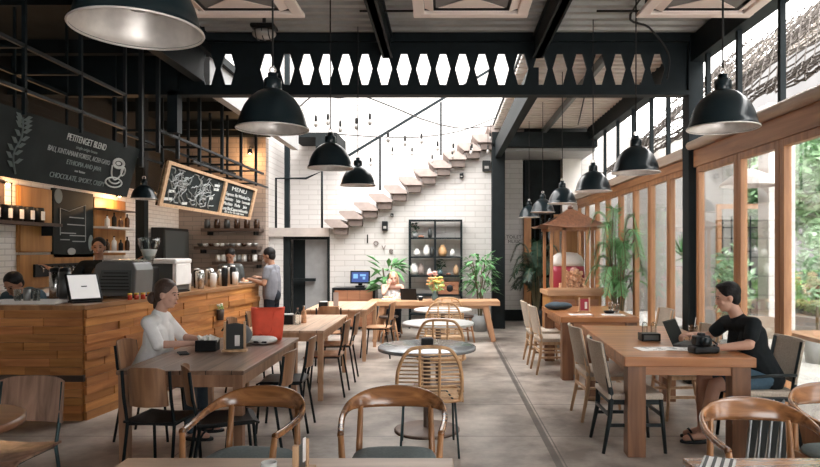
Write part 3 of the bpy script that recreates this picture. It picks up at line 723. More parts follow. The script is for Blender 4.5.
for lab, x, y, a in [('plywood chair at the right side of the dark table, nearest', -1.44, 4.98, 88), ('plywood chair at the right side of the dark table, second', -1.44, 5.75, 92),
                     ('plywood chair at the right side of the second table, nearer one', -1.33, 7.12, 90), ('plywood chair at the right side of the second table, farther one', -1.33, 7.90, 92),
                     ('plywood chair at the left side of the second table next to the counter', -2.22, 7.35, -90),
                     ('plywood chair at the left side of the second table, farther one', -2.22, 8.05, -90),
                     ('plywood chair at the right side of the third table, in front of the cabinet', -1.02, 9.62, 82), ('plywood chair turned to the near end of the third table', -1.62, 9.05, 4)]:
    plychair(lab, (x, y, 0), R(a), 'brown_ply' if y < 8.5 else 'oak_leg', PG, 'black_seat' if y < 6 else None, .38, 'black_steel', .30)
# ---- stools at the long table
def stool(label, loc, h=.46, group='round stools at the long table'):
    r = thing('round_stool', label, 'stool', loc, R(20), group)
    MB().lathe([(0, h), (.165, h), (.175, h-.012), (.165, h-.035), (0, h-.035)], n=28).build('seat', 'dark_shelf', r)
    for k in range(4):
        a = k*PI/2+PI/4; MB().tube([(.20*math.cos(a), .20*math.sin(a), 0), (.11*math.cos(a), .11*math.sin(a), h-.03)], [.017, .02], 8).build('leg', 'oak_leg', r)
    m = MB(); q = [(.155*math.cos(k*PI/2+PI/4), .155*math.sin(k*PI/2+PI/4), .2) for k in range(4)]
    for k in range(4): m.tube([q[k], q[(k+1) % 4]], .009, 6)
    m.build('stretcher', 'oak_leg', r); return r
stool('round stool with dark seat pushed under the long table in front of the woman', (-.98, 11.12, 0))
stool('round stool under the blond woman behind the long table', (-1.0, 12.28, 0), .46)
stool('round stool under the right end of the long table', (.33, 11.15, 0))
stool('round stool at the back side of the long table near the flowers', (-.18, 12.2, 0))

# ------------------------------------------------------------------ bar counter
CA, CB = Vector((-3.39, 6.0, 0)), Vector((-2.92, 10.0, 0))
ang = math.atan2(CB.y-CA.y, CB.x-CA.x); L = (CB-CA).length
bc = thing('bar_counter', 'long bar counter clad in staggered orange brown planks with a wooden worktop', 'counter')
def clad(L, h0, h1, seed):
    rnd = random.Random(seed); m = MB(); z = h0; n = int(round((h1-h0)/.078)); rh = (h1-h0)/n
    for i in range(n):
        x = 0
        while x < L-.01:
            w = min(rnd.uniform(.22, .75), L-x)
            if L-x-w < .12: w = L-x
            dep = rnd.choice([.0, .004, .008, .012, .022]); tnt = rnd.uniform(.70, 1.08); tt = (tnt, tnt*rnd.uniform(.92, 1.03), tnt*rnd.uniform(.85, 1.05))
            m.box((x+w/2, -(.012+dep)/2, z+rh/2), (w-.003, .012+dep, rh-.003), tint=tt); x += w
        z += rh
    return m
def place(o, p, a): o.location = p; o.rotation_euler.z = a; return o
ms = Matrix.Translation(CA) @ Matrix.Rotation(ang, 4, 'Z')
side = clad(L, .0, 1.04, 3).build('side_cladding', 'counter_plank', bc); place(side, CA, ang)
fr = clad(1.80, .43, 1.04, 5); fr.v = [v for v in fr.v]; fr = fr.build('front_cladding', 'counter_plank', bc); place(fr, (-5.19, 6.0, 0), 0)
fr = clad(1.80, .0, .37, 6).build('front_cladding', 'counter_plank', bc); place(fr, (-5.19, 6.0, 0), 0)
MB().bx(-5.19, -3.37, 5.965, 6.06, .37, .43).build('foot_ledge', 'dark_shelf', bc)
m = MB(); m.bx(-5.19, -3.44, 6.05, 6.5, 0, 1.04); m.add(*[[ms @ Vector(v) for v in ((0, .005, 0), (L, .005, 0), (L, .5, 0), (.0, .5, 0), (0, .005, 1.04), (L, .005, 1.04), (L, .5, 1.04), (.0, .5, 1.04))], [(0, 3, 2, 1), (4, 5, 6, 7), (0, 1, 5, 4), (1, 2, 6, 5), (2, 3, 7, 6), (3, 0, 4, 7)]])
m.build('body', 'dark_shelf', bc)
fn = ms @ Vector((L+.02, -.035, 0)); fi = ms @ Vector((L+.02, .55, 0)); cn = ms @ Vector((-.02, -.04, 0)); ii = ms @ Vector((.5, .55, 0))
poly = [(-5.19, 5.955), (cn.x, 5.955), (fn.x, fn.y), (fi.x, fi.y), (ii.x, 6.55), (-5.19, 6.55)]
m = MB(); n = len(poly); m.add([(x, y, 1.04) for x, y in poly]+[(x, y, 1.085) for x, y in poly], [tuple(range(n))[::-1], tuple(range(n, 2*n))]+[(i, (i+1) % n, (i+1) % n+n, i+n) for i in range(n)])
m.build('worktop', 'counter_top', bc, bevel=.004)
CT = 1.085
bk = thing('back_counter', 'dark back counter with a pale top along the left wall behind the staff', 'counter', (-5.19, 7.3, 0))
MB().bx(0, .5, 0, 3.8, 0, 1.06).build('body', 'dark_shelf', bk); MB().bx(0, .53, 0, 3.82, 1.06, 1.10).build('worktop', 'white_paint', bk, bevel=.003)
# ------------------------------------------------------------------ pendant lamps
def pendant(label, x, y, z, D, ceil, group, cat='lamp'):
    k = D/.41; r = thing('pendant_lamp', label, cat, (x, y, z), 0, group)
    o = [(.205, 0), (.208, .008), (.196, .022), (.19, .05), (.178, .09), (.158, .135), (.13, .175), (.09, .21), (.055, .228), (.045, .232)]
    sh = MB().lathe([(a*k, b*k) for a, b in o], n=48).build('lamp_shade', 'lamp_black', r)
    MB().lathe([(a*k-.004, b*k-.001) for a, b in o[1:]]+[(.0, .228*k)], n=48).build('reflector', 'lamp_silver', sh)
    MB().tube([(.206*k*math.cos(2*PI*i/48), .206*k*math.sin(2*PI*i/48), .002) for i in range(48)], .004*k, 6, True).build('rim', 'lamp_rim', sh)
    MB().lathe([(.046*k, .225*k), (.050*k, .232*k), (.050*k, .285*k), (.044*k, .295*k), (.028*k, .30*k), (.028*k, .325*k), (0, .325*k)], n=24).build('cap', 'lamp_black', r)
    MB().tube([(.018*math.cos(a), 0, .345*k+.018*math.sin(a)) for a in [2*PI*i/12 for i in range(12)]], .005, 6, True).build('hook', 'lamp_rim', r)
    MB().tube([(0, 0, .36*k), (0, 0, ceil-z)], .006, 6).build('cord', 'cord', r)
    m = MB(); m.lathe([(.02, .15*k), (.033, .12*k), (.036, .095*k), (.025, .07*k), (.0, .062*k)], n=16); m.build('bulb', 'bulb_off', sh)
    return r
LG, RG = 'pendant lamps in the left row', 'pendant lamps in the right row'
for lab, y, z, D, x in [('very large looking black dome pendant cut off by the top edge', 2.0, 2.285, .385, -.96), ('black dome pendant second in the left row, over the rack end', 3.9, 2.335, .43, -1.05),
                        ('black dome pendant third in the left row, in front of the stair wall', 5.97, 2.36, .42, -1.07), ('smallest black dome pendant at the far end of the left row', 7.35, 2.34, .40, -1.0)]:
    pendant(lab, x, y, z, D, 4.17, LG)
for lab, y, z, x in [('black dome pendant nearest in the right row, in front of the steel column', 3.8, 2.32, 1.65), ('black dome pendant second in the right row', 5.53, 2.265, 1.65), ('black dome pendant third in the right row', 7.13, 2.25, 1.65),
                     ('black dome pendant fourth in the right row', 9.0, 2.25, 1.65), ('black dome pendant fifth in the right row', 10.8, 2.235, 1.65), ('black dome pendant last in the right row, beside the white wall strip', 12.4, 2.23, 1.63)]:
    pendant(lab, x, y, z, .405, 4.12 if y > 7.7 else 4.17, RG)
r = pendant('small black dish lamp hanging between the two chalkboards', -3.55, 7.55, 2.20, .30, 3.95, None)
# large pale lamp outside behind the glass
r = thing('terrace_lamp', 'wide pale dish lamp hanging outside behind the window panes', 'lamp', (3.62, 7.6, 2.36))
MB().lathe([(.34, 0), (.33, .03), (.22, .12), (.09, .18), (.05, .2), (0, .2)], n=40).build('lamp_shade', 'plaster', r)
MB().tube([(0, 0, .2), (0, 0, .78)], .008, 6).build('cord', 'cord', r)
# string lights
def strand(label, pts, drops, seed):
    r = thing('string_lights', label, 'string lights'); c = spline(pts, 10)
    MB().tube(c, .010, 6).build('cable', 'cord', r); rnd = random.Random(seed)
    for k in range(drops):
        p = c[int((k+.6)/drops*(len(c)-1))]; l = rnd.uniform(.18, .42)
        w = MB().tube([p, p-Vector((0, 0, l))], .004, 5).lathe([(.014, 0), (.018, -.02), (.018, -.07), (.012, -.08)], p-Vector((0, 0, l)), 10).build('bulb_holder', 'cord', r)
        MB().ell(p-Vector((0, 0, l+.12)), (.028, .028, .042), 12, 8).build('bulb', 'bulb_off', w)
def P(px, py, Y): x, z = XZ(px, py, Y); return (x, Y, z)
strand('string of dangling bulbs sagging from the lattice beam to the stair top', [P(362, 95, 8.5), P(395, 108, 9.5), P(428, 121, 10.5), P(460, 128, 11.5), P(492, 126, 12.6)], 8, 1)
strand('string of dangling bulbs hung low across the stair wall', [P(335, 134, 12), P(380, 137, 12.3), P(420, 137, 12.6), P(460, 131, 12.8), P(495, 118, 12.9)], 8, 2)
strand('short string of bulbs under the lattice beam above the left pendants', [P(298, 108, 9.5), P(318, 93, 9), P(338, 98, 9), P(362, 92, 8.6)], 5, 3)

# ------------------------------------------------------------------ air conditioner cassettes
for lab, x in [('cream ceiling cassette air conditioner at the left, above the lattice beam', -1.66), ('cream ceiling cassette air conditioner in the middle', .215), ('cream ceiling cassette air conditioner at the right, nearest the windows', 2.09)]:
    r = thing('air_conditioner', lab, 'air conditioner', (x, 4.93, 3.56), 0, 'ceiling cassette air conditioners')
    MB().box((0, 0, .15), (.84, .84, .24)).build('body', 'black_steel', r)
    f = MB()
    for s in (-1, 1): f.box((0, s*.43, .015), (.96, .09, .035)); f.box((s*.43, 0, .015), (.09, .77, .035))
    f.build('frame', 'cream_plastic', r, bevel=.008)
    for k in range(4):
        a = k*PI/2; M_ = Matrix.Rotation(a, 4, 'Z')
        MB(M_).box((0, .345, .008), (.62, .075, .008), rot=(.35, 0, 0)).build('louver', 'cream_plastic', r)
        MB(M_).box((0, .345, .03), (.66, .09, .006)).build('outlet', 'black_plastic', r)
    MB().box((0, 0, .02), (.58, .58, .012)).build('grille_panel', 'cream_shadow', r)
    g = MB()
    for k in (0, 2):
        M_ = Matrix.Rotation(k*PI/2, 4, 'Z'); g.add([M_ @ Vector(v) for v in ((-.27, .28, .012), (.27, .28, .012), (0, .03, -.004))], [(0, 1, 2)])
    g.build('grille', 'cream_plastic', r, solid=.006)
    MB().tube([(-.35, -.35, .27), (-.35, -.35, .6)], .006, 6).tube([(.35, .35, .27), (.35, .35, .6)], .006, 6).tube([(-.35, .35, .27), (-.35, .35, .6)], .006, 6).tube([(.35, -.35, .27), (.35, -.35, .6)], .006, 6).build('hanger', 'cord', r)
r = thing('bulkhead_light', 'small caged oval bulkhead light under the ceiling beside the left cassette', 'light', (-1.95, 6.9, 3.93))
MB().ell((0, 0, 0), (.13, .1, .06), 20, 10).build('diffuser', 'bulb_off', r); MB().box((0, 0, .07), (.26, .2, .05)).build('base', 'black_plastic', r, bevel=.02)
c = MB()
for x in (-.07, 0, .07): c.tube([(x, .1*math.cos(a)*1.0, .03-.1*math.sin(a)*.95) for a in [PI*i/10 for i in range(11)]], .006, 6)
c.tube([(0, 0, .09), (0, 0, .24)], .02, 8); c.build('cage', 'black_plastic', r)

# ------------------------------------------------------------------ hanging pipe rack and chalkboards over the counter
def ypx(px, X=-3.3): return -X*F/(PX-px)
r = thing('hanging_pipe_rack', 'black pipe rack hanging over the bar above the huge chalkboard', 'rack', (0, 0, 0))
m = MB()
for z in (3.2, 2.85): m.bar((-3.3, 3.6, z), (-3.3, 6.62, z), .028, .028)
m.build('rail', 'rail_steel', r); m = MB()
for z in (3.2, 2.85): m.bar((-3.9, 3.6, z), (-3.9, 6.62, z), .03, .03)
for y in (3.62, 5.02, 5.8, 6.6): m.bar((-3.9, y, 3.2), (-3.3, y, 3.2), .03, .03)
m.build('rear_rail', 'black_steel', r)
for y in (3.62, 5.02, 5.8, 6.6): MB().bar((-3.3, y, 2.66), (-3.3, y, 3.95), .028, .028).build('post', 'black_steel' if y < 6 else 'rail_steel', r)
for y in (3.62, 5.02, 5.8, 6.6): MB().bar((-3.9, y, 2.85), (-3.9, y, 3.95), .022, .022).build('post', 'black_steel', r)
r = thing('hanging_pipe_rack', 'steel pipe rack with many uprights hanging over the far half of the bar', 'rack', (0, 0, 0))
m = MB()
m.bar((-3.3, 7.35, 2.98), (-3.3, 11.6, 2.98), .04, .03); m.bar((-3.3, 8.35, 2.76), (-3.3, 11.9, 2.76), .04, .03); m.build('rail', 'rail_steel', r)
m = MB()
for z in (2.98, 2.76): m.bar((-3.8, 7.4, z), (-3.8, 11.6, z), .03, .03)
for y in (7.4, 8.6, 9.47, 10.35, 11.17): m.bar((-3.8, y, 2.98), (-3.3, y, 2.98), .03, .03); m.bar((-3.8, y, 2.76), (-3.3, y, 2.76), .03, .03)
m.build('rear_rail', 'black_steel', r)
for y in (6.95, 7.36, 7.9, 8.6, 9.47, 10.35, 11.17): MB().bar((-3.3, y, 2.72 if y > 7 else 2.5), (-3.3, y, 3.95), .04, .04).build('post', 'rail_steel' if y < 8 else 'black_steel', r)
for y in (7.36, 8.6, 9.47, 10.35, 11.17): MB().bar((-3.8, y, 2.7), (-3.8, y, 3.95), .035, .035).build('post', 'black_steel', r)
def board(name, label, y0, y1, xt, zt, xb, zb, frame=None):
    # local frame: X along the room (away from camera), Y up the board, Z towards the room
    up = Vector((xt-xb, 0, zt-zb)); h = up.length; up.normalize(); ax = Vector((0, 1, 0)); nz = ax.cross(up)
    M = Matrix.Translation((xb, y0, zb)) @ Matrix((ax, up, nz)).transposed().to_4x4()
    r = thing(name, label, 'chalkboard', (0, 0, 0)); r.matrix_world = M; return r, y1-y0, h
r, L1, h1 = board('chalkboard', 'huge black chalkboard with coffee blend lettering hanging over the bar at the upper left', 3.55, 6.92, -3.3, 2.69, -3.44, 2.17)
MB().bx(0, L1, 0, h1, -.03, 0).build('panel', 'chalkboard', r)
TX = lambda u, v: Matrix.Translation((u, v, .004))
text('chalk_text', 'PETITENGET BLEND', .088, TX(2.40, h1-.12), 'chalk', r, sx=.82)
text('chalk_text', 'single origin beans', .04, TX(2.42, h1-.175), 'chalk_dim', r, sx=1.2)
text('chalk_text', 'BALI, KINTAMANI FOREST, ACEH GAYO', .066, TX(2.36, h1-.25), 'chalk_mid', r, sx=.85)
text('chalk_text', 'ETHIOPIA AND JAVA', .062, TX(2.45, h1-.33), 'chalk_dim', r)
text('chalk_text', 'our house', .034, TX(2.4, h1-.385), 'chalk_mid', r, sx=1.2)
text('chalk_text', 'CHOCOLATE, SMOKY, CRISPY', .066, TX(2.42, h1-.47), 'chalk_dim', r)
m = MB(); c = spline([(1.47, h1-.05, .006), (1.51, h1-.2, .006), (1.47, h1-.35, .006), (1.55, .04, .006)], 5); m.tube(c, .006, 5)
for k in range(16):
    p = c[1+k % 13]; s_ = 1 if k % 2 else -1; q = p+Vector((s_*.10, .045, 0)); w = Vector((.0, .022, 0)); m.add([p, (p+q)/2-w, q, (p+q)/2+w], [(0, 1, 2, 3)])
m.build('chalk_branch', 'chalk_faint', r, solid=.002)
m = MB()
def ring(cx, cy, rx, ry, a0=0, a1=2*PI, r_=.008): m.tube([(cx+rx*math.cos(a0+(a1-a0)*i/20), cy+ry*math.sin(a0+(a1-a0)*i/20), .006) for i in range(21)], r_, 5)
ring(3.02, .33, .11, .05); ring(3.02, .33, .085, .035); ring(3.02, .30, .11, .14, PI, 2*PI); ring(3.14, .26, .04, .045); ring(3.02, .13, .16, .05); ring(3.02, .15, .10, .03, PI, 2*PI)
m.ell((3.02, .33, .004), (.05, .02, .004), 10, 6); m.build('chalk_cup', 'chalk', r)
r, L2, h2 = board('framed_chalkboard', 'wood framed chalkboard with two panels of chalk drawings and prices hanging over the bar', 7.62, 11.2, -3.3, 2.67, -3.42, 2.13)
MB().bx(0, L2, 0, h2, -.03, -.01).build('panel', 'chalkboard', r)
MB().bx(0, L2, 0, .045, -.035, .02).bx(0, L2, h2-.045, h2, -.035, .02).bx(0, .09, .045, h2-.045, -.035, .02).bx(L2-.09, L2, .045, h2-.045, -.035, .02).bx(2.0, 2.1, .045, h2-.045, -.035, .02).build('frame', 'beige_wood' if 0 else 'frame_wood_light', r) if 'frame_wood_light' in MATS else MB().bx(0, L2, 0, .04, -.035, .02).bx(0, L2, h2-.04, h2, -.035, .02).bx(0, .08, .04, h2-.04, -.035, .02).bx(L2-.09, L2, .04, h2-.04, -.035, .02).bx(2.0, 2.09, .04, h2-.04, -.035, .02).build('frame', 'light_wood', r)
TX2 = lambda u, v: Matrix.Translation((u, v, -.004))
text('chalk_text', 'MENU', .09, TX2(2.75, h2-.14), 'chalk', r, sx=3.0)
for k, (u, ln) in enumerate([(2.36, 'Espresso\nRistretto\nMacchiato\nLong Black'), (2.8, 'Flat White\nLatte\nMocha\nCappuccino'), (3.2, 'Iced Tea\nLemonade\nJuice\nSmoothie')]):
    text('chalk_text', ln, .075, TX2(u, h2-.23), 'chalk', r, sx=1.35)
text('chalk_text', 'ask us for the daily roast', .05, TX2(2.75, .055), 'chalk', r, sx=1.9)
m = MB(); rnd = random.Random(4)
for cx, cy in ((.45, .33), (1.25, .25)):
    for k in range(44):
        a = rnd.uniform(0, 6.3); p0 = Vector((cx+rnd.gauss(0, .16), cy+rnd.gauss(0, .09), .0)); pts = [p0]
        for q in range(4): a += rnd.uniform(-.9, .9); pts.append(pts[-1]+Vector((math.cos(a)*.06, math.sin(a)*.035, 0)))
        pts = [Vector((min(1.92, max(.12, v.x)), min(h2-.07, max(.07, v.y)), -.006)) for v in pts]
        m.tube(pts, .008, 4)
m.build('chalk_drawing', 'chalk_mid', r)
m = MB()
for u, v, w in ((.25, .10, .14), (.75, .08, .1), (1.75, .42, .13), (1.75, .36, .12), (1.62, .22, .08), (.3, .2, .1)): m.box((u, v, -.006), (w*1.6, .035, .004), rot=(0, 0, .06))
m.build('chalk_caption', 'chalk', r)

# ------------------------------------------------------------------ left wall fittings (wall plane x = -5.2, things run along y)
WL = -5.19
def wally(px): return 5.15*F/(PX-px)
r = thing('wall_cabinet', 'flat orange wooden cabinet on the white tiled wall left of the black menu board', 'cabinet', (WL, 7.75, 1.58))
MB().bx(0, .05, 0, .62, 0, .80).build('door', 'cabinet_wood', r, bevel=.004); MB().bx(-.0, .03, -.01, .63, -.01, .81).build('body', 'cabinet_wood', r)
r = thing('menu_board', 'tall black menu board with chalk lines on the wall behind the staff', 'menu board', (WL, 8.42, 1.50))
MB().bx(0, .04, 0, .95, 0, .92).build('panel', 'chalkboard', r)
m = MB(); m.tube([(.045, .14, .30), (.045, .14, .66), (.045, .34, .63), (.045, .74, .74), (.045, .74, .22)], .006, 5)
for z, a, b in ((.55, .35, .7), (.45, .3, .72), (.33, .14, .5), (.3, .36, .75), (.24, .14, .35), (.22, .42, .72)): m.box((.045, (a+b)/2, z), (.006, b-a, .014))
m.ell((.045, .40, .08), (.006, .10, .05), 14, 8); m.build('chalk_drawing', 'chalk_mid', r)
m = MB(); m.ell((.045, .10, .82), (.006, .09, .10), 12, 8).ell((.045, .88, .2), (.006, .07, .12), 12, 8); m.build('chalk_flower', 'chalk_dim', r)
r = thing('wall_shelf_unit', 'open orange wooden wall unit with two pale shelves right of the black menu board', 'shelf', (WL, 9.42, 1.52))
MB().bx(0, .03, 0, .92, 0, .86).build('back_panel', 'cabinet_wood', r)
for z in (.04, .40): MB().bx(.03, .26, -.05, 1.0, z, z+.03).build('shelf', 'white_paint', r)
MB().bx(.03, .2, 0, .92, .68, .70).build('shelf', 'dark_shelf', r)
r = thing('wooden_panel', 'low orange wooden panel with a row of metal hooks under the menu board', 'panel', (WL, 7.75, 1.12))
MB().bx(0, .04, 0, 1.62, 0, .42).build('panel', 'cabinet_wood', r); MB().bx(.04, .07, .25, 1.45, .14, .30).build('black_strip', 'black_plastic', r)
for k in range(9): MB().tube([(.07, .33+.13*k, .27), (.12, .33+.13*k, .25), (.12, .33+.13*k, .20)], .008, 6).build('hook', 'steel', r)
def bottle(label, loc, h, rad, mat, group, cap=None):
    r = thing('bottle', label, 'bottle', loc, 0, group)
    MB().lathe([(0, 0), (rad, 0), (rad, h*.6), (rad*.85, h*.68), (rad*.35, h*.78), (rad*.33, h*.95), (0, h*.95)], n=14).build('body', mat, r)
    MB().lathe([(rad*.38, h*.93), (rad*.38, h), (0, h)], n=10).build('cap', cap or 'black_plastic', r); return r
for lvl, z in (('lower', 1.59), ('upper', 1.95)):
    for k in range(4):
        bottle('%s bottle along the %s pale shelf of the open wooden wall unit' % (ORD[k], lvl), (WL+.15, 9.55+.2*k, z), .22 if k % 2 else .17, .035, ['glass_brown', 'ceramic_white', 'black_plastic', 'glass_brown'][(k+(lvl == 'upper')) % 4], 'bottles in the open wall unit')
r = thing('wall_shelf', 'long dark wooden shelf with black canisters at the left edge', 'shelf', (WL, 6.9, 1.90))
MB().bx(0, .22, 0, 1.42, 0, .04).build('board', 'dark_shelf', r); MB().bx(0, .2, .1, .13, -.12, 0).build('bracket', 'black_steel', r); MB().bx(0, .2, 1.25, 1.28, -.12, 0).build('bracket', 'black_steel', r)
for k in range(6):
    r = thing('canister', 'black canister with white label, %s from the left on the dark shelf' % ORD[k], 'canister', (WL+.12, 6.98+.20*k, 1.94), 0, 'canisters on the left shelf')
    MB().lathe([(0, 0), (.065, 0), (.065, .17), (.06, .185), (0, .185)], n=20).build('body', 'black_plastic', r)
    MB().box((.066, -.01, .085), (.006, .07, .11)).build('label_patch', 'white_paper', r)
r = thing('wall_sconce', 'small cage sconce with a warm bulb at the left edge above the canisters', 'wall lamp', (WL, 7.45, 2.12))
MB().bx(0, .03, -.05, .05, 0, .3).build('base', 'dark_shelf', r); MB().tube([(.1+.045*math.cos(a), .045*math.sin(a), .0) for a in [PI*i/6 for i in range(12)]], .006, 5, True).tube([(.1+.045*math.cos(a), .045*math.sin(a), .26) for a in [PI*i/6 for i in range(12)]], .006, 5, True).tube([(.145, 0, 0), (.145, 0, .26)], .005, 5).tube([(.03, 0, .27), (.1, 0, .27)], .008, 5).build('cage', 'black_steel', r)
MB().ell((.1, 0, .24), (.022, .022, .03), 12, 8).build('bulb', 'warm_bulb', r)
for k, (y, lab) in enumerate([(9.85, 'small warm spotlight glowing above the open wooden wall unit')]):
    r = thing('spotlight', lab, 'lamp', (WL+.18, y, 2.42)); MB().lathe([(.05, 0), (.045, .08), (.02, .1), (0, .1)], n=16).tube([(0, 0, .09), (0, 0, .14), (-.18, 0, .14)], .008, 6).build('housing', 'black_plastic', r); MB().ell((0, 0, .02), (.03, .03, .025), 12, 8).build('bulb', 'warm_bulb', r)
r = thing('spotlight', 'small warm spotlight glowing high on the tan kitchen wall', 'lamp', (-3.75, 12.3, 3.45)); MB().lathe([(.05, 0), (.045, .08), (.02, .1), (0, .1)], n=16).tube([(0, 0, .09), (0, 0, .14), (0, .2, .14)], .008, 6).build('housing', 'black_plastic', r); MB().ell((0, 0, .02), (.03, .03, .025), 12, 8).build('bulb', 'warm_bulb', r)
# dark doorway and the kitchen wall shelves
r = thing('fridge', 'tall black fridge cabinet in the corner of the kitchen', 'fridge', (WL+.02, 11.25, 0)); MB().bx(0, .22, 0, 1.1, 0, 2.0).build('body', 'black_plastic', r, bevel=.01); MB().bx(.225, .24, .04, 1.06, .1, 1.95).build('door', 'dark_grey_metal', r); MB().tube([(.27, .1, .9), (.27, .1, 1.4)], .012, 6).tube([(.24, .1, .92), (.27, .1, .92)], .01, 6).tube([(.24, .1, 1.38), (.27, .1, 1.38)], .01, 6).build('handle', 'steel', r)
for name, px0, px1, py, items, gname in [('top', 203, 261, 229, 6, 'jars on the top kitchen shelf'), ('middle', 196, 259, 247, 11, 'bowls on the middle kitchen shelf'), ('bottom', 214, 264, 262, 9, 'jugs on the bottom kitchen shelf')]:
    x0, z = XZ(px0, py, 12.3); x1, _ = XZ(px1, py, 12.3)
    r = thing('kitchen_shelf', 'thick dark wooden shelf on the tan brick wall, the %s of three' % name, 'shelf', (0, 0, 0), 0, 'dark kitchen shelves')
    MB().bx(x0, x1, 12.18, 12.49, z-.05, z+.01).build('board', 'dark_shelf', r); MB().bx(x0+.1, x0+.13, 12.25, 12.49, z-.12, z-.05).build('bracket', 'black_steel', r); MB().bx(x1-.13, x1-.1, 12.25, 12.49, z-.12, z-.05).build('bracket', 'black_steel', r)
    for k in range(items):
        x = x0+.08+(x1-x0-.16)*(k/(items-1)); kind = {'top': 'jar', 'middle': 'bowl', 'bottom': 'jug'}[name]
        r = thing(kind, '%s %s from the left on the %s dark kitchen shelf' % (ORD[k], kind, name), kind, (x, 12.3, z+.01), 0, gname)
        mt = random.choice(['ceramic_white', 'glass_brown', 'ceramic_dark', 'grey_metal']) if kind != 'jar' else random.choice(['glass_brown', 'ceramic_dark'])
        if kind == 'jar': MB().lathe([(0, 0), (.055, 0), (.058, .12), (.045, .15), (.045, .16), (0, .16)], n=16).build('body', mt, r); MB().lathe([(.05, .16), (.05, .18), (0, .18)], n=14).build('lid', 'dark_shelf', r)
        elif kind == 'bowl': MB().lathe([(0, 0), (.03, 0), (.05, .035), (.058, .06), (.052, .06), (.04, .03), (0, .015)], n=16).build('body', mt, r)
        else:
            MB().lathe([(0, 0), (.045, 0), (.05, .05), (.04, .12), (.042, .13), (.036, .13), (.035, .05), (0, .01)], n=16).build('body', mt, r); MB().tube(spline([(.04, 0, .03), (.075, 0, .05), (.075, 0, .09), (.04, 0, .11)], 4), .005, 5).build('handle', mt, r)
# ------------------------------------------------------------------ things on the bar
def cyl(m, r0, h, c=(0, 0, 0), r1=None, n=20): r1 = r1 or r0; return m.lathe([(0, 0), (r0, 0), (r1, h), (0, h)], c, n)
r = thing('tablet_stand', 'white order screen on a dark stand tilted on the corner of the bar', 'screen', (-3.52, 6.28, CT), R(46))
T_ = Matrix.Rotation(R(-32), 4, 'X')
MB(Matrix.Translation((0, 0, .02)) @ T_).box((0, 0, .15), (.30, .018, .30)).build('screen_back', 'black_plastic', r, bevel=.005); MB(Matrix.Translation((0, 0, .02)) @ T_).box((0, -.011, .15), (.26, .004, .265)).build('screen', 'screen_white', r)
MB().box((0, .05, .008), (.26, .2, .016)).bar((0, .12, .01), (0, .07, .16), .05, .012).build('stand', 'black_plastic', r)
r = thing('serving_tray', 'long white tray lying on the front edge of the bar', 'tray', (-4.0, 6.16, CT), R(2)); MB().box((0, 0, .008), (.62, .24, .016)).build('base', 'white_paint', r, bevel=.004); MB().box((0, -.118, .02), (.62, .008, .03)).box((0, .118, .02), (.62, .008, .03)).box((-.306, 0, .02), (.008, .24, .03)).box((.306, 0, .02), (.008, .24, .03)).build('rim', 'white_paint', r)
for k, (x, y) in enumerate(((-3.80, 6.40), (-3.92, 6.44))):
    r = thing('airpot', 'tall polished steel flask on the bar, %s one' % ('right' if k == 0 else 'left'), 'flask', (x, y, CT), 0, 'steel flasks'); cyl(MB(), .055, .30).build('body', 'steel' if k else 'dark_grey_metal', r); MB().lathe([(.056, .30), (.05, .33), (.02, .345), (0, .345)], n=20).build('lid', 'black_plastic', r)
for k in range(3):
    r = thing('tumbler', 'small clear tumbler on the white tray, %s from the left' % ORD[k], 'glass', (-4.12+.09*k, 6.17, CT+.016), 0, 'tumblers on the tray'); MB().lathe([(0, .004), (.03, .004), (.034, .12), (.031, .12), (.027, .012), (0, .012)], n=18).build('body', 'grey_metal' if k == 1 else 'clear_glass', r)
r = thing('kettle', 'small gooseneck kettle on the bar beside the order screen', 'kettle', (-3.86, 6.14, CT+.016)); r.location = (-3.72, 6.42, CT)
MB().lathe([(0, 0), (.07, 0), (.065, .06), (.045, .11), (.04, .12), (0, .125)], n=20).build('body', 'grey_metal', r); MB().tube(spline([(.065, 0, .03), (.11, 0, .06), (.10, 0, .12), (.13, 0, .14)], 5), .008, 6).build('spout', 'grey_metal', r); MB().tube(spline([(-.04, 0, .11), (-.09, 0, .12), (-.10, 0, .05), (-.065, 0, .02)], 5), .008, 6).build('handle', 'black_plastic', r)
# silver espresso machine seen from behind
r = thing('espresso_machine', 'large grey espresso machine with a louvred back panel on the bar', 'espresso machine', (-3.56, 6.98, CT), R(-6))
poly = [(-.31, .02), (.31, .02), (.33, .30), (.29, .38), (-.12, .40), (-.22, .36), (-.33, .10)]
MB().prism([(x*.84, z) for x, z in poly], -.12, .22).build('body', 'machine_grey', r, bevel=.015)
MB().prism([(-.19, .06), (.22, .06), (.23, .30), (-.11, .30)], -.13, -.118).build('back_panel', 'dark_grey_metal', r); g = MB()
for k in range(6): g.box((.02+.008*k, -.137, .09+.036*k), (.38-.022*k, .01, .010))
g.build('louver', 'black_plastic', r); g = MB()
for sx in (-.22, .22):
    for sy in (-.06, .16): cyl(g, .02, .03, (sx, sy, 0), n=10)
g.build('foot', 'black_plastic', r); MB().box((.04, .05, .402), (.34, .28, .02)).build('cup_tray', 'steel', r)
r = thing('coffee_grinder', 'coffee grinder with a clear funnel hopper behind the grey espresso machine', 'grinder', (-3.44, 7.44, CT)); MB().box((0, 0, .16), (.16, .2, .32)).build('body', 'black_plastic', r, bevel=.02)
MB().lathe([(.035, .32), (.045, .38), (.12, .60), (.12, .64), (.11, .64), (.11, .60), (.037, .38)], n=24).build('hopper', 'clear_glass', r); MB().lathe([(0, .40), (.04, .40), (.09, .52), (0, .53)], n=20).build('beans', 'ceramic_white', r); MB().lathe([(.12, .64), (.12, .655), (0, .66)], n=24).build('lid', 'clear_glass', r)
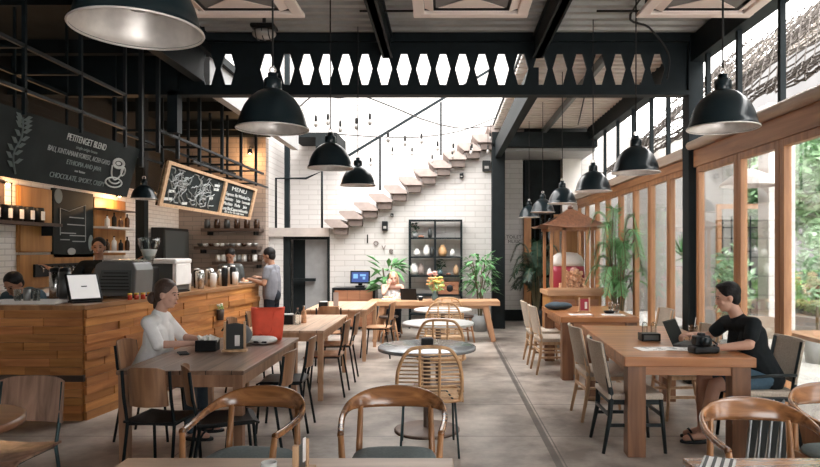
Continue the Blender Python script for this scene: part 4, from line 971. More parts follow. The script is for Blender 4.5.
r = thing('espresso_machine', 'white boxy espresso machine behind the woman in white', 'espresso machine', (-3.40, 7.88, CT), R(-6)); MB().box((0, 0, .19), (.36, .34, .34)).build('body', 'dark_grey_metal', r, bevel=.02); MB().box((.0, -.02, .38), (.42, .40, .06)).build('top', 'white_paint', r, bevel=.02); MB().box((.18, -.02, .22), (.05, .36, .26)).build('side_panel', 'white_paint', r, bevel=.01); MB().box((0, -.0, .01), (.38, .3, .02)).build('foot', 'black_plastic', r)
for k in range(5):
    r = thing('juice_jar', 'small red and yellow sauce jar on the bar, %s from the left' % ORD[k], 'jar', (-3.26+.045*k, 6.62+.05*k, CT), 0, 'sauce jars on the bar'); cyl(MB(), .022, .05).build('body', 'juice_red', r); cyl(MB(), .023, .018, (0, 0, .05)).build('lid', 'juice_yellow', r)
rnd = random.Random(11); i = 0
kinds = [('cup stack', 'white'), ('dark bottle', 'dark'), ('white takeaway cup', 'white'), ('steel pitcher', 'steel')]
for k in range(15):
    t = k/14; p = ms @ Vector((2.15+1.6*t, .14+.09*((k*7) % 3), CT)); p.x += .0
    mt = ['ceramic_white', 'black_plastic', 'ceramic_white', 'steel'][k % 4]; nm = ['paper_cup', 'syrup_bottle', 'paper_cup', 'milk_pitcher'][k % 4]
    r = thing(nm, '%s in the crowded row at the far bar end, %s in the row' % (['white cup', 'dark bottle', 'white cup', 'steel pitcher'][k % 4], ORD[k]), nm.split('_')[1], tuple(p), 0, 'containers at the far end of the bar')
    h = rnd.uniform(.18, .29); MB().lathe([(0, 0), (.04, 0), (.047, h*.9), (.034, h), (0, h)], n=14).build('body', mt, r)
    MB().lathe([(.034, h), (.034, h+.015), (0, h+.02)], n=12).build('lid', 'black_plastic' if k % 2 == 0 else 'ceramic_white', r)
# little saucers, and lower trays behind
r = thing('plate', 'white plate with cakes at the far end of the bar before the standing man', 'plate', tuple(ms @ Vector((3.93, .16, CT)))); MB().lathe([(0, 0), (.07, 0), (.10, .018), (.095, .02), (.065, .006), (0, .006)], n=24).build('dish', 'ceramic_white', r); MB().ell((0, 0, .03), (.05, .05, .028), 12, 8).build('cake', 'snack', r)
# hanging pouch with a small posy on the bar side
p = ms @ Vector((2.62, -.07, .78)); r = thing('wall_planter', 'dark wall pouch holding a few white flowers on the side of the bar', 'planter', tuple(p), ang); MB().lathe([(0, -.12), (.04, -.12), (.05, .02), (.045, .02), (.035, -.1), (0, -.1)], n=16).build('pot', 'dark_shelf', r); leaf_cloud(30, (0, 0, .06), (.05, .04, .06), None, .025, 5).build('leaves', 'leaf_pale', r); m = MB()
for k in range(6): m.ell((.035*math.cos(k), .03*math.sin(k*2), .07+.012*(k % 3)), (.014, .014, .012), 8, 6)
m.build('blossom', 'ceramic_white', r)

# ------------------------------------------------------------------ things on the left tables
r = thing('napkin_box', 'black napkin box with white tissues on the dark plank table', 'box', (-1.985, 5.35, .76), R(4)); MB().box((0, 0, .045), (.17, .12, .09)).build('body', 'black_plastic', r, bevel=.004); m = MB()
for k in range(5): m.box((-.05+.025*k, 0, .10), (.02, .09, .04), rot=(.2*(k-2), .3*(k-2), .4*k))
m.build('tissue', 'white_paper', r)
def menu_stand(label, loc, rz, w=.16, h=.25, inner='ceramic_blue'):
    r = thing('menu_stand', label, 'menu stand', loc, rz)
    for s in (-1, 1): MB().box((s*w/2, 0, h/2), (.018, .02, h)).build('upright', 'light_wood', r, bevel=.002)
    MB().box((0, 0, .01), (w+.04, .07, .02)).build('base', 'light_wood', r, bevel=.002)
    MB().box((0, 0, .02+(h-.02)*.45), (w-.02, .006, (h-.02)*.9)).build('card', inner, r); MB().box((.02, -.005, .09), (w*.25, .003, .09)).build('print', 'white_paper', r); return r
menu_stand('wooden two-post menu stand with a blue grey card on the dark plank table', (-1.74, 5.30, .76), R(6), inner='ceramic_dark')
r = thing('shoulder_bag', 'crumpled grey cloth bag behind the menu stand', 'bag', (-1.84, 5.58, .76), R(20))
def lump(name, mat, r, s, seed, n=3): 
    rnd = random.Random(seed); m = MB()
    for _ in range(n): m.ell((rnd.uniform(-.3, .3)*s[0], rnd.uniform(-.3, .3)*s[1], s[2]*.5), (s[0]*rnd.uniform(.35, .5), s[1]*rnd.uniform(.35, .5), s[2]*.5), 16, 10)
    return m.build(name, mat, r, remesh=.008, smoothit=3)
lump('body', 'grey_cloth', r, (.24, .16, .19), 2, 3); MB().tube(spline([(-.1, 0, .14), (-.05, -.02, .19), (.05, .0, .19), (.1, .02, .13)], 6), .008, 6).build('strap', 'black_plastic', r)
r = thing('pouch', 'pale folded pouch lying between the menu stand and the red bag', 'pouch', (-1.64, 5.72, .76), R(-10)); lump('body', 'white_paper', r, (.22, .20, .07), 6, 4); MB().box((.03, -.09, .03), (.12, .01, .015)).build('zip', 'black_plastic', r)
r = thing('tote_bag', 'bright red canvas tote bag standing on the far end of the dark table', 'bag', (-1.66, 6.0, .76), R(8))
rings = []
for z, w, d in [(0, .125, .06), (.05, .135, .07), (.16, .145, .065), (.25, .15, .05), (.30, .155, .035)]:
    rings.append([Vector((w*math.copysign(abs(math.cos(a))**.5, math.cos(a)), d*math.copysign(abs(math.sin(a))**.7, math.sin(a))+.006*math.sin(a*5+z*30), z+.006*math.sin(a*3)*(z > .2))) for a in [2*PI*k/32 for k in range(32)]])
MB().loft(rings).build('body', 'red_canvas', r); m = MB()
for s in (-1, 1): m.tube(spline([(-.06, s*.04, .27), (-.075, s*.055, .12), (-.03, s*.08, .05), (.04, s*.075, .08), (.06, s*.045, .27)], 5), .006, 5)
m.build('strap', 'red_canvas', r)
r = thing('phone', 'dark phone lying before the woman in white', 'phone', (-2.12, 5.18, .76), R(30)); MB().box((0, 0, .005), (.075, .15, .01)).build('body', 'black_plastic', r, bevel=.004); MB().box((0, 0, .0105), (.068, .14, .001)).build('screen', 'screen_off', r)
def caddy(label, loc, rz=0, w=.14, d=.10, h=.10, top='white_paper'):
    r = thing('napkin_box', label, 'box', loc, rz); MB().box((0, 0, h*.45), (w, d, h*.9)).build('body', 'black_plastic', r, bevel=.004); MB().box((0, 0, h*.93), (w*.8, d*.7, h*.1)).build('napkins', top, r); return r
caddy('black napkin box on the second pale table beside a thin bottle', (-1.80, 7.35, .75), 0, .13, .12, .12)
r = bottle('thin clear sauce bottle beside the black box on the second pale table', (-1.68, 7.30, .75), .19, .032, 'clear_glass', None, 'pot'); bottle('second thin sauce bottle behind the black box on the second pale table', (-1.65, 7.48, .75), .2, .03, 'snack', None, 'ceramic_white')
caddy('black napkin box on the third table nearest the doorway', (-1.80, 9.5, .75), 0, .13, .11, .09)
r = thing('menu_holder', 'upright pinkish menu card on the third table', 'menu', (-1.62, 9.5, .75), R(20)); MB().box((0, 0, .01), (.09, .06, .02)).build('base', 'light_wood', r); MB().box((0, 0, .12), (.075, .012, .2)).build('card', 'tread', r)
caddy('black napkin box in the middle of the round grey table', (-.16, 5.78, .75), 0, .11, .09, .06, 'black_plastic')
menu_stand('wooden clip stand sticking up at the bottom edge of the photo between the armchairs', (-.545, 2.42, .75), R(78), .09, .125, 'ceramic_dark')
r = thing('glass', 'white paper cup lying at the bottom edge below the left armchair', 'cup', (-.66, 2.40, .75)); MB().lathe([(0, 0), (.025, 0), (.03, .055), (.027, .055), (.022, .006), (0, .006)], n=18).build('body', 'ceramic_white', r)
r = thing('napkin', 'folded napkin with black and white stripes on the bottom right table', 'napkin', (1.065, 2.50, .75), R(-28)); MB().box((0, 0, .006), (.12, .20, .012)).build('cloth', 'white_paper', r, bevel=.003); m = MB()
for k in range(4): m.box((-.045+.03*k, 0, .0125), (.012, .2, .002))
m.build('stripe', 'black_plastic', r)

# ------------------------------------------------------------------ teak tables
TT = .78
r = thing('laptop', 'open black laptop in front of the man, seen from behind', 'laptop', (2.12, 5.50, TT), R(-72)); MB().box((0, 0, .009), (.32, .22, .018)).build('base', 'dark_grey_metal', r, bevel=.004); MB(Matrix.Translation((0, .11, .015)) @ Matrix.Rotation(R(-24), 4, 'X')).box((0, 0, .105), (.32, .008, .21)).build('lid', 'black_plastic', r, bevel=.003); MB(Matrix.Translation((0, .105, .015)) @ Matrix.Rotation(R(-24), 4, 'X')).box((0, 0, .105), (.30, .002, .19)).build('screen', 'screen_off', r); MB().box((0, .02, .019), (.27, .11, .002)).build('keyboard', 'black_plastic', r)
r.rotation_euler.z = R(52)
r = thing('camera_bag', 'black camera lying on a black pouch beside the man', 'camera', (2.06, 5.10, TT), R(10)); MB().box((0, 0, .03), (.22, .13, .06)).build('pouch', 'black_plastic', r, bevel=.02); MB().box((-.02, .0, .10), (.13, .07, .08)).box((-.02, 0, .148), (.05, .05, .03)).build('body', 'black_seat', r, bevel=.01); cyl(MB(Matrix.Translation((-.02, -.03, .10)) @ Matrix.Rotation(PI/2, 4, 'X')), .034, .07).build('lens', 'lamp_black', r); MB().tube(spline([(.05, 0, .12), (.1, .03, .09), (.12, 0, .065), (.06, -.05, .066)], 5), .007, 6).build('strap', 'black_plastic', r)
r = thing('iced_coffee', 'glass of iced milk coffee with a straw next to the laptop', 'drink', (2.24, 5.78, TT)); MB().lathe([(0, .004), (.036, .004), (.042, .14), (.039, .14), (.033, .012), (0, .012)], n=22).build('glass', 'clear_glass', r); cyl(MB(), .032, .09, (0, 0, .013), .036).build('coffee', 'coffee_milk', r); MB().tube([(.0, 0, .03), (.03, .01, .21)], .004, 6).build('straw', 'ceramic_white', r)
r = thing('condiment_holder', 'black condiment tray with clear glass jars on the teak table', 'holder', (1.85, 5.80, TT)); MB().box((0, 0, .035), (.17, .13, .07)).build('tray', 'black_plastic', r, bevel=.006)
for sx in (-.04, .04): MB().lathe([(.025, .07), (.027, .15), (.012, .17), (0, .17)], (sx, 0, 0), 14).build('jar', 'clear_glass', r)
MB().box((0, -.066, .035), (.13, .003, .04)).build('print', 'dark_grey_metal', r)
for k, (x, y, a, l) in enumerate([(1.72, 5.30, .1, 'printed placemat sheet on the near left of the teak table'), (1.95, 5.28, -.2, 'second printed sheet overlapping beside the laptop')]):
    r = thing('paper_menu', l, 'paper', (x, y, TT), a); MB().box((0, 0, .002+.002*k), (.26, .19, .003)).build('sheet', 'white_paper', r); m = MB(); rr = random.Random(k)
    for q in range(18): m.box((rr.uniform(-.10, .10), rr.uniform(-.075, .075), .0042+.002*k), (rr.uniform(.02, .05), .008, .001))
    m.build('print', 'chalk_mid', r)
r = thing('folded_clothes', 'heap of dark blue folded cloth on the rear teak table', 'clothes', (1.60, 8.85, TT), R(5)); lump('body', 'denim_dark', r, (.32, .26, .10), 8, 5)
menu_stand('small framed picture card standing on the rear teak table', (1.84, 8.45, TT), R(0), .13, .19, 'maroon')
r = thing('ashtray', 'small black dish on the rear teak table', 'dish', (2.13, 8.30, TT)); MB().lathe([(0, 0), (.06, 0), (.075, .03), (.065, .03), (.055, .01), (0, .01)], n=20).build('dish', 'black_plastic', r)
for k, (x, y, a, l) in enumerate([(1.72, 8.12, .05, 'white sheet at the front of the rear teak table'), (2.12, 8.08, -.1, 'white sheet at the right of the rear teak table')]):
    r = thing('paper_menu', l, 'paper', (x, y, TT), a); MB().box((0, 0, .002), (.28, .18, .003)).build('sheet', 'white_paper', r); MB().box((0, .03, .004), (.2, .04, .001)).box((0, -.03, .004), (.2, .03, .001)).build('print', 'chalk_mid', r)
for k in range(2):
    r = thing('tumbler', ['empty clear glass on the window side of the rear teak table', 'second clear glass further back on the rear teak table'][k], 'glass', (2.24, 8.35+.3*k, TT)); MB().lathe([(0, .004), (.03, .004), (.036, .12), (.033, .12), (.028, .012), (0, .012)], n=18).build('body', 'clear_glass', r)

# ------------------------------------------------------------------ long table, desk, back wall
LT = .705
r = thing('laptop', 'small dark laptop open in front of the blond woman', 'laptop', (-.62, 11.55, LT), R(160)); MB().box((0, 0, .008), (.30, .2, .016)).build('base', 'dark_grey_metal', r); MB(Matrix.Translation((0, .1, .014)) @ Matrix.Rotation(R(-15), 4, 'X')).box((0, 0, .1), (.30, .008, .2)).build('lid', 'black_plastic', r)
r.rotation_euler.z = R(165)
r = thing('vase', 'dark glass vase of yellow and peach flowers on the long table', 'vase', (-.18, 11.35, LT)); MB().lathe([(0, 0), (.045, 0), (.06, .06), (.035, .13), (.045, .17), (.04, .17), (.03, .13), (0, .13)], n=20).build('body', 'ceramic_blue', r)
leaf_cloud(60, (0, 0, .28), (.17, .12, .13), None, .05, 9).build('leaves', 'leaf_pale', r); rnd = random.Random(3)
for mt, n_f in (('flower_peach', 9), ('flower_yellow', 7), ('flower_pink', 4)):
    for k in range(n_f):
        c = (rnd.uniform(-.12, .16), rnd.uniform(-.1, .06), rnd.uniform(.24, .42) if mt != 'flower_pink' else rnd.uniform(.4, .5)); m = MB()
        if mt == 'flower_pink': c = (c[0]-.14, c[1], c[2])
        for q in range(6): m.ell((c[0]+.022*math.cos(q), c[1]+.022*math.sin(q), c[2]), (.024, .02, .018), 8, 6)
        m.ell((c[0], c[1], c[2]+.008), (.018, .018, .016), 8, 6); m.tube([(c[0], c[1], c[2]), (0, 0, .12)], .003, 4); m.build('blossom', mt, r)
r = thing('tray', 'shallow pale box of small items at the left end of the long table', 'tray', (-1.0, 11.35, LT)); MB().box((0, 0, .02), (.24, .16, .04)).build('base', 'bag_white', r, bevel=.003); m = MB()
for k in range(4): m.ell((-.08+.05*k, .02*(-1)**k, .05), (.025, .025, .03), 10, 8)
m.build('contents', 'snack', r)
r = thing('coffee_cup', 'small black cup beside the small laptop', 'cup', (-.43, 11.3, LT)); MB().lathe([(0, 0), (.035, 0), (.04, .07), (.036, .07), (.03, .01), (0, .01)], n=18).build('body', 'black_plastic', r); MB().lathe([(0, 0), (.04, .075), (.0, .085)][1:], n=16).build('lid', 'ceramic_white', r)
x0, x1 = -2.27, -1.40
r = thing('cabinet', 'black framed wooden cabinet carrying the till screen against the back wall', 'cabinet', (0, 0, 0)); MB().bx(x0, x1, 12.85, 13.35, .80, .84).bx(x0, x0+.04, 12.85, 13.35, 0, .8).bx(x1-.04, x1, 12.85, 13.35, 0, .8).bx(x0, x1, 12.85, 13.35, 0, .05).bx(x0+.04, x1-.04, 13.3, 13.35, .05, .8).build('body', 'black_plastic', r)
for k in range(3):
    a = x0+.05+k*.257; f = MB().bx(a, a+.25, 12.86, 12.89, .06, .79).build('door', 'crate_wood', r, bevel=.004); MB().tube([(a+.21, 12.84, .40), (a+.21, 12.84, .50)], .006, 6).build('handle', 'black_steel', f)
sx, sz = XZ(360, 279, 12.95)
r = thing('till_screen', 'touch till with a blue lit screen on the black framed cabinet', 'screen', (sx, 13.0, .84)); MB().box((0, 0, .02), (.18, .2, .04)).bar((0, .02, .04), (0, .0, .12), .08, .05).build('stand', 'black_plastic', r); MB().box((0, -.02, .21), (.40, .04, .26), rot=(-.15, 0, 0)).build('body', 'black_plastic', r, bevel=.008); MB().box((0, -.043, .21), (.34, .004, .20), rot=(-.15, 0, 0)).build('screen', 'screen_blue', r); m = MB()
for a, b, c, d in ((-.09, .23, .09, .09), (.06, .25, .12, .04), (.08, .19, .05, .05)): m.box((a, -.047, b), (c, .003, d), rot=(-.15, 0, 0))
m.build('window_tiles', 'screen_cyan', r)
# love letters
YW = SY-.012
for ch, px, py, s_, mt, lab in [('l', 367.5, 243, .26, 'letter_black', 'black letter l on the white brick wall'), ('o', 376, 245.5, .21, 'letter_grey', 'grey letter o on the white brick wall'), ('v', 383.7, 250, .21, 'letter_grey', 'grey letter v on the white brick wall'), ('e', 391, 253.5, .21, 'letter_grey', 'grey letter e on the white brick wall')]:
    x, z = XZ(px, py, YW); o = text('wall_letter', ch, s_, Matrix.Translation((x, YW, z)) @ Matrix.Rotation(PI/2, 4, 'X'), mt, thick=.012); tag(o, lab, 'letter', 'love letters on the wall')
for k, (px, py, w, h, lab) in enumerate([(385, 226, .12, .2, 'small black box fixed on the wall above the love letters'), (392, 215, .06, .06, 'round black hook on the wall below the stair'), (461.5, 176, .08, .1, 'small black wall hook near the upper steps'), (486.5, 166, .17, .22, 'black box light on the wall beside the black column')]):
    x, z = XZ(px, py, SY-.06); r = thing('wall_box', lab, 'box', (x, SY-.06, z)); MB().box((0, 0, 0), (w, .1, h)).build('body', 'black_plastic', r, bevel=.01); MB().box((0, -.052, -h*.15), (w*.5, .006, h*.25)).build('lens', 'bulb_off', r)
# tall open shelf
YS = 13.05; sx0, _ = XZ(409.5, 0, YS); sx1, _ = XZ(461.5, 0, YS); _, stp = XZ(0, 219.5, YS); smid = XZ(435, 0, YS)[0]
r = thing('display_shelf', 'tall open black metal shelf against the white brick wall', 'shelf', (0, 0, 0)); m = MB()
for x in (sx0, smid, sx1):
    for y in (YS, YS+.3): m.bar((x, y, 0), (x, y, stp), .035, .035)
m.build('upright', 'black_steel', r); zs_ = [stp]+[XZ(0, py, YS)[1] for py in (237.5, 256.5, 275.5, 294.5)]+[.3]
for z in zs_: MB().bx(sx0-.01, sx1+.01, YS, YS+.3, z-.03, z).build('shelf', 'black_steel', r)
def at(px, k): return (XZ(px, 0, YS+.12)[0], YS+.14, zs_[k])
def vase_obj(label, px, k, h, rad, mat, kind='vase', plant=None):
    r = thing(kind, label, kind.replace('_', ' '), at(px, k)); MB().lathe([(0, 0), (rad*.7, 0), (rad, h*.35), (rad*.8, h*.75), (rad*.45, h*.85), (rad*.5, h), (rad*.4, h), (rad*.35, h*.85), (0, h*.8)], n=18).build('body', mat, r)
    if plant: leaf_cloud(40, (0, 0, h+.09), (.10, .08, .13), None, .05, int(px)).build('leaves', plant, r)
vase_obj('small leafy pot plant on the upper left of the tall black shelf', 415, 1, .12, .06, 'pot_grey', 'potted_plant', 'leaf_dark')
vase_obj('low brown bowl beside the leafy pot on the tall black shelf', 421, 1, .05, .07, 'pot', 'bowl'); vase_obj('dark figurine vase on the upper left shelf near the middle upright', 430, 1, .2, .05, 'ceramic_dark')
vase_obj('white jug on the second row of the tall black shelf, leftmost', 417, 2, .16, .07, 'ceramic_white'); vase_obj('white pitcher on the second row of the tall black shelf', 426.5, 2, .24, .075, 'ceramic_white', 'pitcher'); vase_obj('black coffee pot on the second row by the middle upright', 432, 2, .2, .05, 'ceramic_dark', 'coffee_pot')
vase_obj('round brown woven lantern on the second row right', 442.5, 2, .24, .09, 'rattan', 'lantern'); vase_obj('white mug at the right of the second row', 452.5, 2, .15, .055, 'ceramic_white', 'mug')
vase_obj('white bust ornament on the third row left', 414, 3, .26, .09, 'ceramic_white', 'ornament'); vase_obj('pink and white vase on the third row', 421, 3, .24, .07, 'tread'); vase_obj('small white pot on the third row', 429.5, 3, .14, .05, 'ceramic_white', 'pot')
vase_obj('blue grey pot with a bushy plant on the third row right', 440, 3, .13, .06, 'ceramic_blue', 'potted_plant', 'leaf_dark'); vase_obj('low brown dish on the third row right', 448.5, 3, .05, .06, 'pot', 'dish'); vase_obj('wooden cylinder vase at the right of the third row', 456, 3, .22, .06, 'light_wood')
cx, cy, cz = at(448.5, 4); r = thing('crate', 'reddish wooden crate on the fourth row of the tall black shelf', 'crate', (cx, cy, cz)); m = MB()
for k in range(3): m.box((0, -.12, .05+.085*k), (.42, .015, .075)); m.box((0, .12, .05+.085*k), (.42, .015, .075)); m.box((-.20, 0, .05+.085*k), (.015, .225, .075)); m.box((.20, 0, .05+.085*k), (.015, .225, .075))
m.build('slat_sides', 'crate_wood', r); MB().box((0, 0, .01), (.42, .24, .02)).build('base', 'crate_wood', r); lump('contents', 'dark_shelf', r, (.34, .2, .25), 3)
# ------------------------------------------------------------------ plants
def rubber_plant(label, loc, h, spread, n, mat, seed, leaf=.16, pot='pot_grey', narrow=.33, ph=.32, base=.45):
    r = thing('potted_plant', label, 'plant', loc); MB().lathe([(0, 0), (.13, 0), (.17, ph), (.15, ph), (.13, ph-.05), (0, ph-.05)], n=24).build('pot', pot, r); rnd = random.Random(seed); m = MB(); st = MB()
    for k in range(5):
        a = k*1.3; st.tube(spline([(.03*math.cos(a), .03*math.sin(a), ph-.06), (.08*math.cos(a), .08*math.sin(a), h*.6), (spread*.5*math.cos(a), spread*.5*math.sin(a), h*(.8+.04*k))], 4), .012, 5)
    st.build('stem', 'stem', r)
    for k in range(n):
        a = rnd.uniform(0, 6.3); z = h*base+(h*(1-base))*rnd.random(); rr = spread*rnd.uniform(.15, .7); p = Vector((rr*math.cos(a), rr*math.sin(a), z)); e = rnd.uniform(-.5, .8)
        d = Vector((math.cos(a)*math.cos(e), math.sin(a)*math.cos(e), math.sin(e))); sd = d.cross(Vector((0, 0, 1))).normalized()*leaf*narrow*.5; q = p+d*leaf*.55+Vector((0, 0, .01)); t = p+d*leaf*rnd.uniform(.9, 1.25)-Vector((0, 0, leaf*.25))
        m.add([p, q-sd, t, q+sd], [(0, 1, 2, 3)])
    m.build('leaves', mat, r); return r
x, _ = XZ(480, 0, 12.6); rubber_plant('leafy green potted plant between the tall black shelf and the black column', (x, 12.62, 0), 1.5, .42, 230, 'leaf', 1, .2, narrow=.3, base=.5)
x, _ = XZ(390, 0, 12.9); rubber_plant('broad leafed plant behind the blond woman', (x-.02, 12.85, 0), 1.35, .30, 50, 'leaf', 2, .34, narrow=.3, base=.6)
def palm(label, loc, h, n, length, mat, seed, pot='pot_grey', arch=1.0, leafw=.011, side=None):
    r = thing('potted_palm', label, 'palm', loc); MB().lathe([(0, 0), (.14, 0), (.18, .34), (.16, .34), (.14, .28), (0, .28)], n=24).build('pot', pot, r); rnd = random.Random(seed); st = MB(); m = MB()
    for k in range(n):
        a = k*2.4+rnd.uniform(-.3, .3); o = Vector((.04*math.cos(a), .04*math.sin(a), .26)); lean = rnd.uniform(.4, 1.1)*arch; L_ = length*rnd.uniform(.6, 1.15); up = h*rnd.uniform(.35, 1.0)
        d = Vector((math.cos(a), math.sin(a), 0)); c = spline([o, o+Vector((0, 0, up*.55))+d*.06, o+Vector((0, 0, up*.9))+d*L_*.3*lean, o+Vector((0, 0, up*.95))+d*L_*.7*lean, o+Vector((0, 0, up*.72))+d*L_*lean], 7); st.tube(c, .007, 4)
        for q in range(9, len(c)-1):
            p = c[q]; tg = (c[q+1]-c[q]).normalized(); sd = tg.cross(Vector((0, 0, 1))).normalized(); f = math.sin(PI*(q-8)/(len(c)-7))
            for s in (-1, 1):
                for w in (0, .33, .66):
                    pp = p+(c[q+1]-c[q])*w; e = pp+(sd*s*rnd.uniform(.7, 1.2)+tg*rnd.uniform(.6, 1.2)-Vector((0, 0, rnd.uniform(-.1, .5)))).normalized()*.20*(.35+.65*f)*rnd.uniform(.7, 1.15); nn = tg*leafw*.8
                    m.add([pp-nn, (pp+e)/2-nn*1.3, e, (pp+e)/2+nn*1.3, pp+nn], [(0, 1, 2, 3, 4)])
    st.build('stem', 'stem', r); m.build('leaves', mat, r); return r
palm('dark palm in front of the dark glazed door at the rear', (1.93, 13.55, 0), 1.60, 26, .66, 'leaf_dark', 3, 'black_plastic', leafw=.010)
palm('tall feathery green palm between the snack cart and the window panes', (2.74, 10.15, 0), 2.15, 22, .60, 'leaf', 4, 'pot_grey', arch=.8, leafw=.006)

# ------------------------------------------------------------------ roofed snack cart
KY = 10.45
kx = lambda px: (px-PX)*KY/F; kz = lambda py: H-(py-PY)*KY/F
r = thing('snack_cart', 'wooden snack cart with a curved pagoda roof at the rear right', 'cart', (0, 0, 0))
xa, xb = kx(549), kx(600); y0, y1 = KY-.1, KY+.7
MB().bx(xa-.04, xb+.04, y0-.04, y1+.04, .86, .93).bx(xa-.04, xb+.04, y0-.04, y0, .93, .99).build('counter_tray', 'oak_x', r, bevel=.004)
MB().bx(xa, xb, y0, y1, .12, .86).build('body', 'cabinet_wood', r, bevel=.006); MB().bx(xa+.05, (xa+xb)/2-.01, y0-.015, y0, .2, .8).build('door', 'crate_wood', r); MB().bx((xa+xb)/2+.01, xb-.05, y0-.015, y0, .2, .8).build('door', 'crate_wood', r)
for x in (xa+.03, xb-.14):
    for y in (y0+.03, y1-.03): MB().bx(x-.024, x+.024, y-.024, y+.024, .93, 1.98).build('post', 'frame_wood', r)
MB().bx(kx(561), kx(565), y0+.0, y0+.05, .93, 1.98).build('post', 'frame_wood', r)
MB().bx(kx(571), kx(586), y1-.04, y1-.02, 1.55, 1.98).build('back_panel', 'cabinet_wood', r)
MB().bx(xa-.02, xb-.07, y0, y0+.05, 1.92, 1.99).bx(xa-.02, xb-.07, y1-.05, y1, 1.92, 1.99).build('beam', 'frame_wood', r)
for x in (xa+.08, xb-.08):
    for y in (y0+.08, y1-.08): MB().lathe([(0, 0), (.03, 0), (.03, .12), (0, .12)], (x, y, 0), 12).build('foot', 'black_plastic', r)
# curved hip roof
cx, cy = kx(574), (y0+y1)/2; m = MB(); N = 10
def roof_ring(t):
    s_ = (1-t)**1.0; w = .03+.56*(1-t)**.85; d = .03+.56*(1-t)**.85; z = 1.93+.06*0+.36*(t**1.35)+(.03*(1-t)**3)
    cs = []
    for sx, sy in ((-1, -1), (1, -1), (1, 1), (-1, 1)):
        a = Vector((cx+sx*w, cy+sy*d, z+.05*(1-t)**2)); cs.append(a)
    out = []
    for k in range(4):
        a, b = cs[k], cs[(k+1) % 4]
        for q in range(6): u = q/6; p = a.lerp(b, u); p.z -= .05*(1-t)**2*math.sin(PI*u); out.append(p)
    return out
rings = [roof_ring(i/N) for i in range(N+1)]
m.loft(rings, smooth=False); m.build('roof', 'roof_wood', r); MB().ell((cx, cy, 2.31), (.05, .05, .035), 12, 8).build('finial', 'roof_wood', r)
# contents of the cart
xc, zc = kx(571), .93
r = thing('snack_bag', 'large rounded bag with a white top and maroon front inside the cart', 'bag', (xc, KY+.34, .93)); 
rings = []
for z, w, d in [(0, .27, .17), (.1, .29, .19), (.3, .28, .18), (.40, .27, .17)]: rings.append([Vector((w*math.copysign(abs(math.cos(a))**.5, math.cos(a)), d*math.copysign(abs(math.sin(a))**.5, math.sin(a)), z)) for a in [2*PI*k/28 for k in range(28)]])
MB().loft(rings).build('body', 'maroon', r); rings = []
for z, w, d in [(.40, .275, .175), (.46, .28, .18), (.56, .24, .16), (.62, .16, .10), (.635, .04, .03)]: rings.append([Vector((w*math.copysign(abs(math.cos(a))**.6, math.cos(a)), d*math.copysign(abs(math.sin(a))**.6, math.sin(a)), z)) for a in [2*PI*k/28 for k in range(28)]])
MB().loft(rings).build('hood', 'bag_white', r); MB().ell((.08, -.19, .33), (.07, .015, .06), 14, 8).build('emblem', 'flower_pink', r)
r = thing('snack_heap', 'pile of pale orange snack packets heaped in front of the maroon bag', 'snacks', (xc+.06, KY+.05, .99)); r.location.z = .93
rnd = random.Random(5); m = MB()
for k in range(46):
    u = rnd.random(); m.box((rnd.uniform(-.24, .26)*(1-u*.5), rnd.uniform(-.07, .05), .03+.3*u*rnd.random()+.02), (.10, .05, .06), rot=(rnd.uniform(-1, 1), rnd.uniform(-1, 1), rnd.uniform(0, 3)))
o = m.build('packets', 'snack', r); o['kind'] = 'stuff'
# outside dining set cut off at the right
r = thing('terrace_table', 'wooden table outside the window at the right edge', 'table', (4.05, 6.45, -.02)); MB().box((0, 0, .74), (.9, .8, .04)).build('tabletop', 'frame_wood_y', r)
for sx in (-.4, .4):
    for sy in (-.35, .35): MB().box((sx, sy, .36), (.05, .05, .72)).build('leg', 'frame_wood', r)
for k, (x, y, a, l) in enumerate([(3.75, 7.4, 180, 'black framed terrace chair behind the outside table'), (4.85, 6.6, 90, 'black framed terrace chair to the right of the outside table')]): plychair(l, (x, y, -.02), R(a), 'taupe_weave', None)
r = thing('umbrella_base', 'bundle of closed umbrellas with silver handles leaning behind the curved armchair', 'umbrellas', (2.32, 4.55, 0)) if 0 else None
r = thing('folded_chair', 'stack of folded chairs with pale steel tubes leaning against the teak table end', 'chair', (2.32, 4.60, 0), R(0)); m = MB()
for k in range(5): m.tube([(-.22+.075*k, -.12, .0), (-.06+.075*k, .1, .50)], .012, 8)
m.build('tube_frame', 'grey_metal', r); m = MB()
for k in range(4): m.bar((-.16+.075*k, -.06, .08), (-.02+.075*k, .10, .46), .045, .01)
m.build('seat_slat', 'ceramic_dark', r); MB().bar((-.08, .10, .50), (.26, .10, .50), .02, .025).build('cross_bar', 'dark_stain', r)
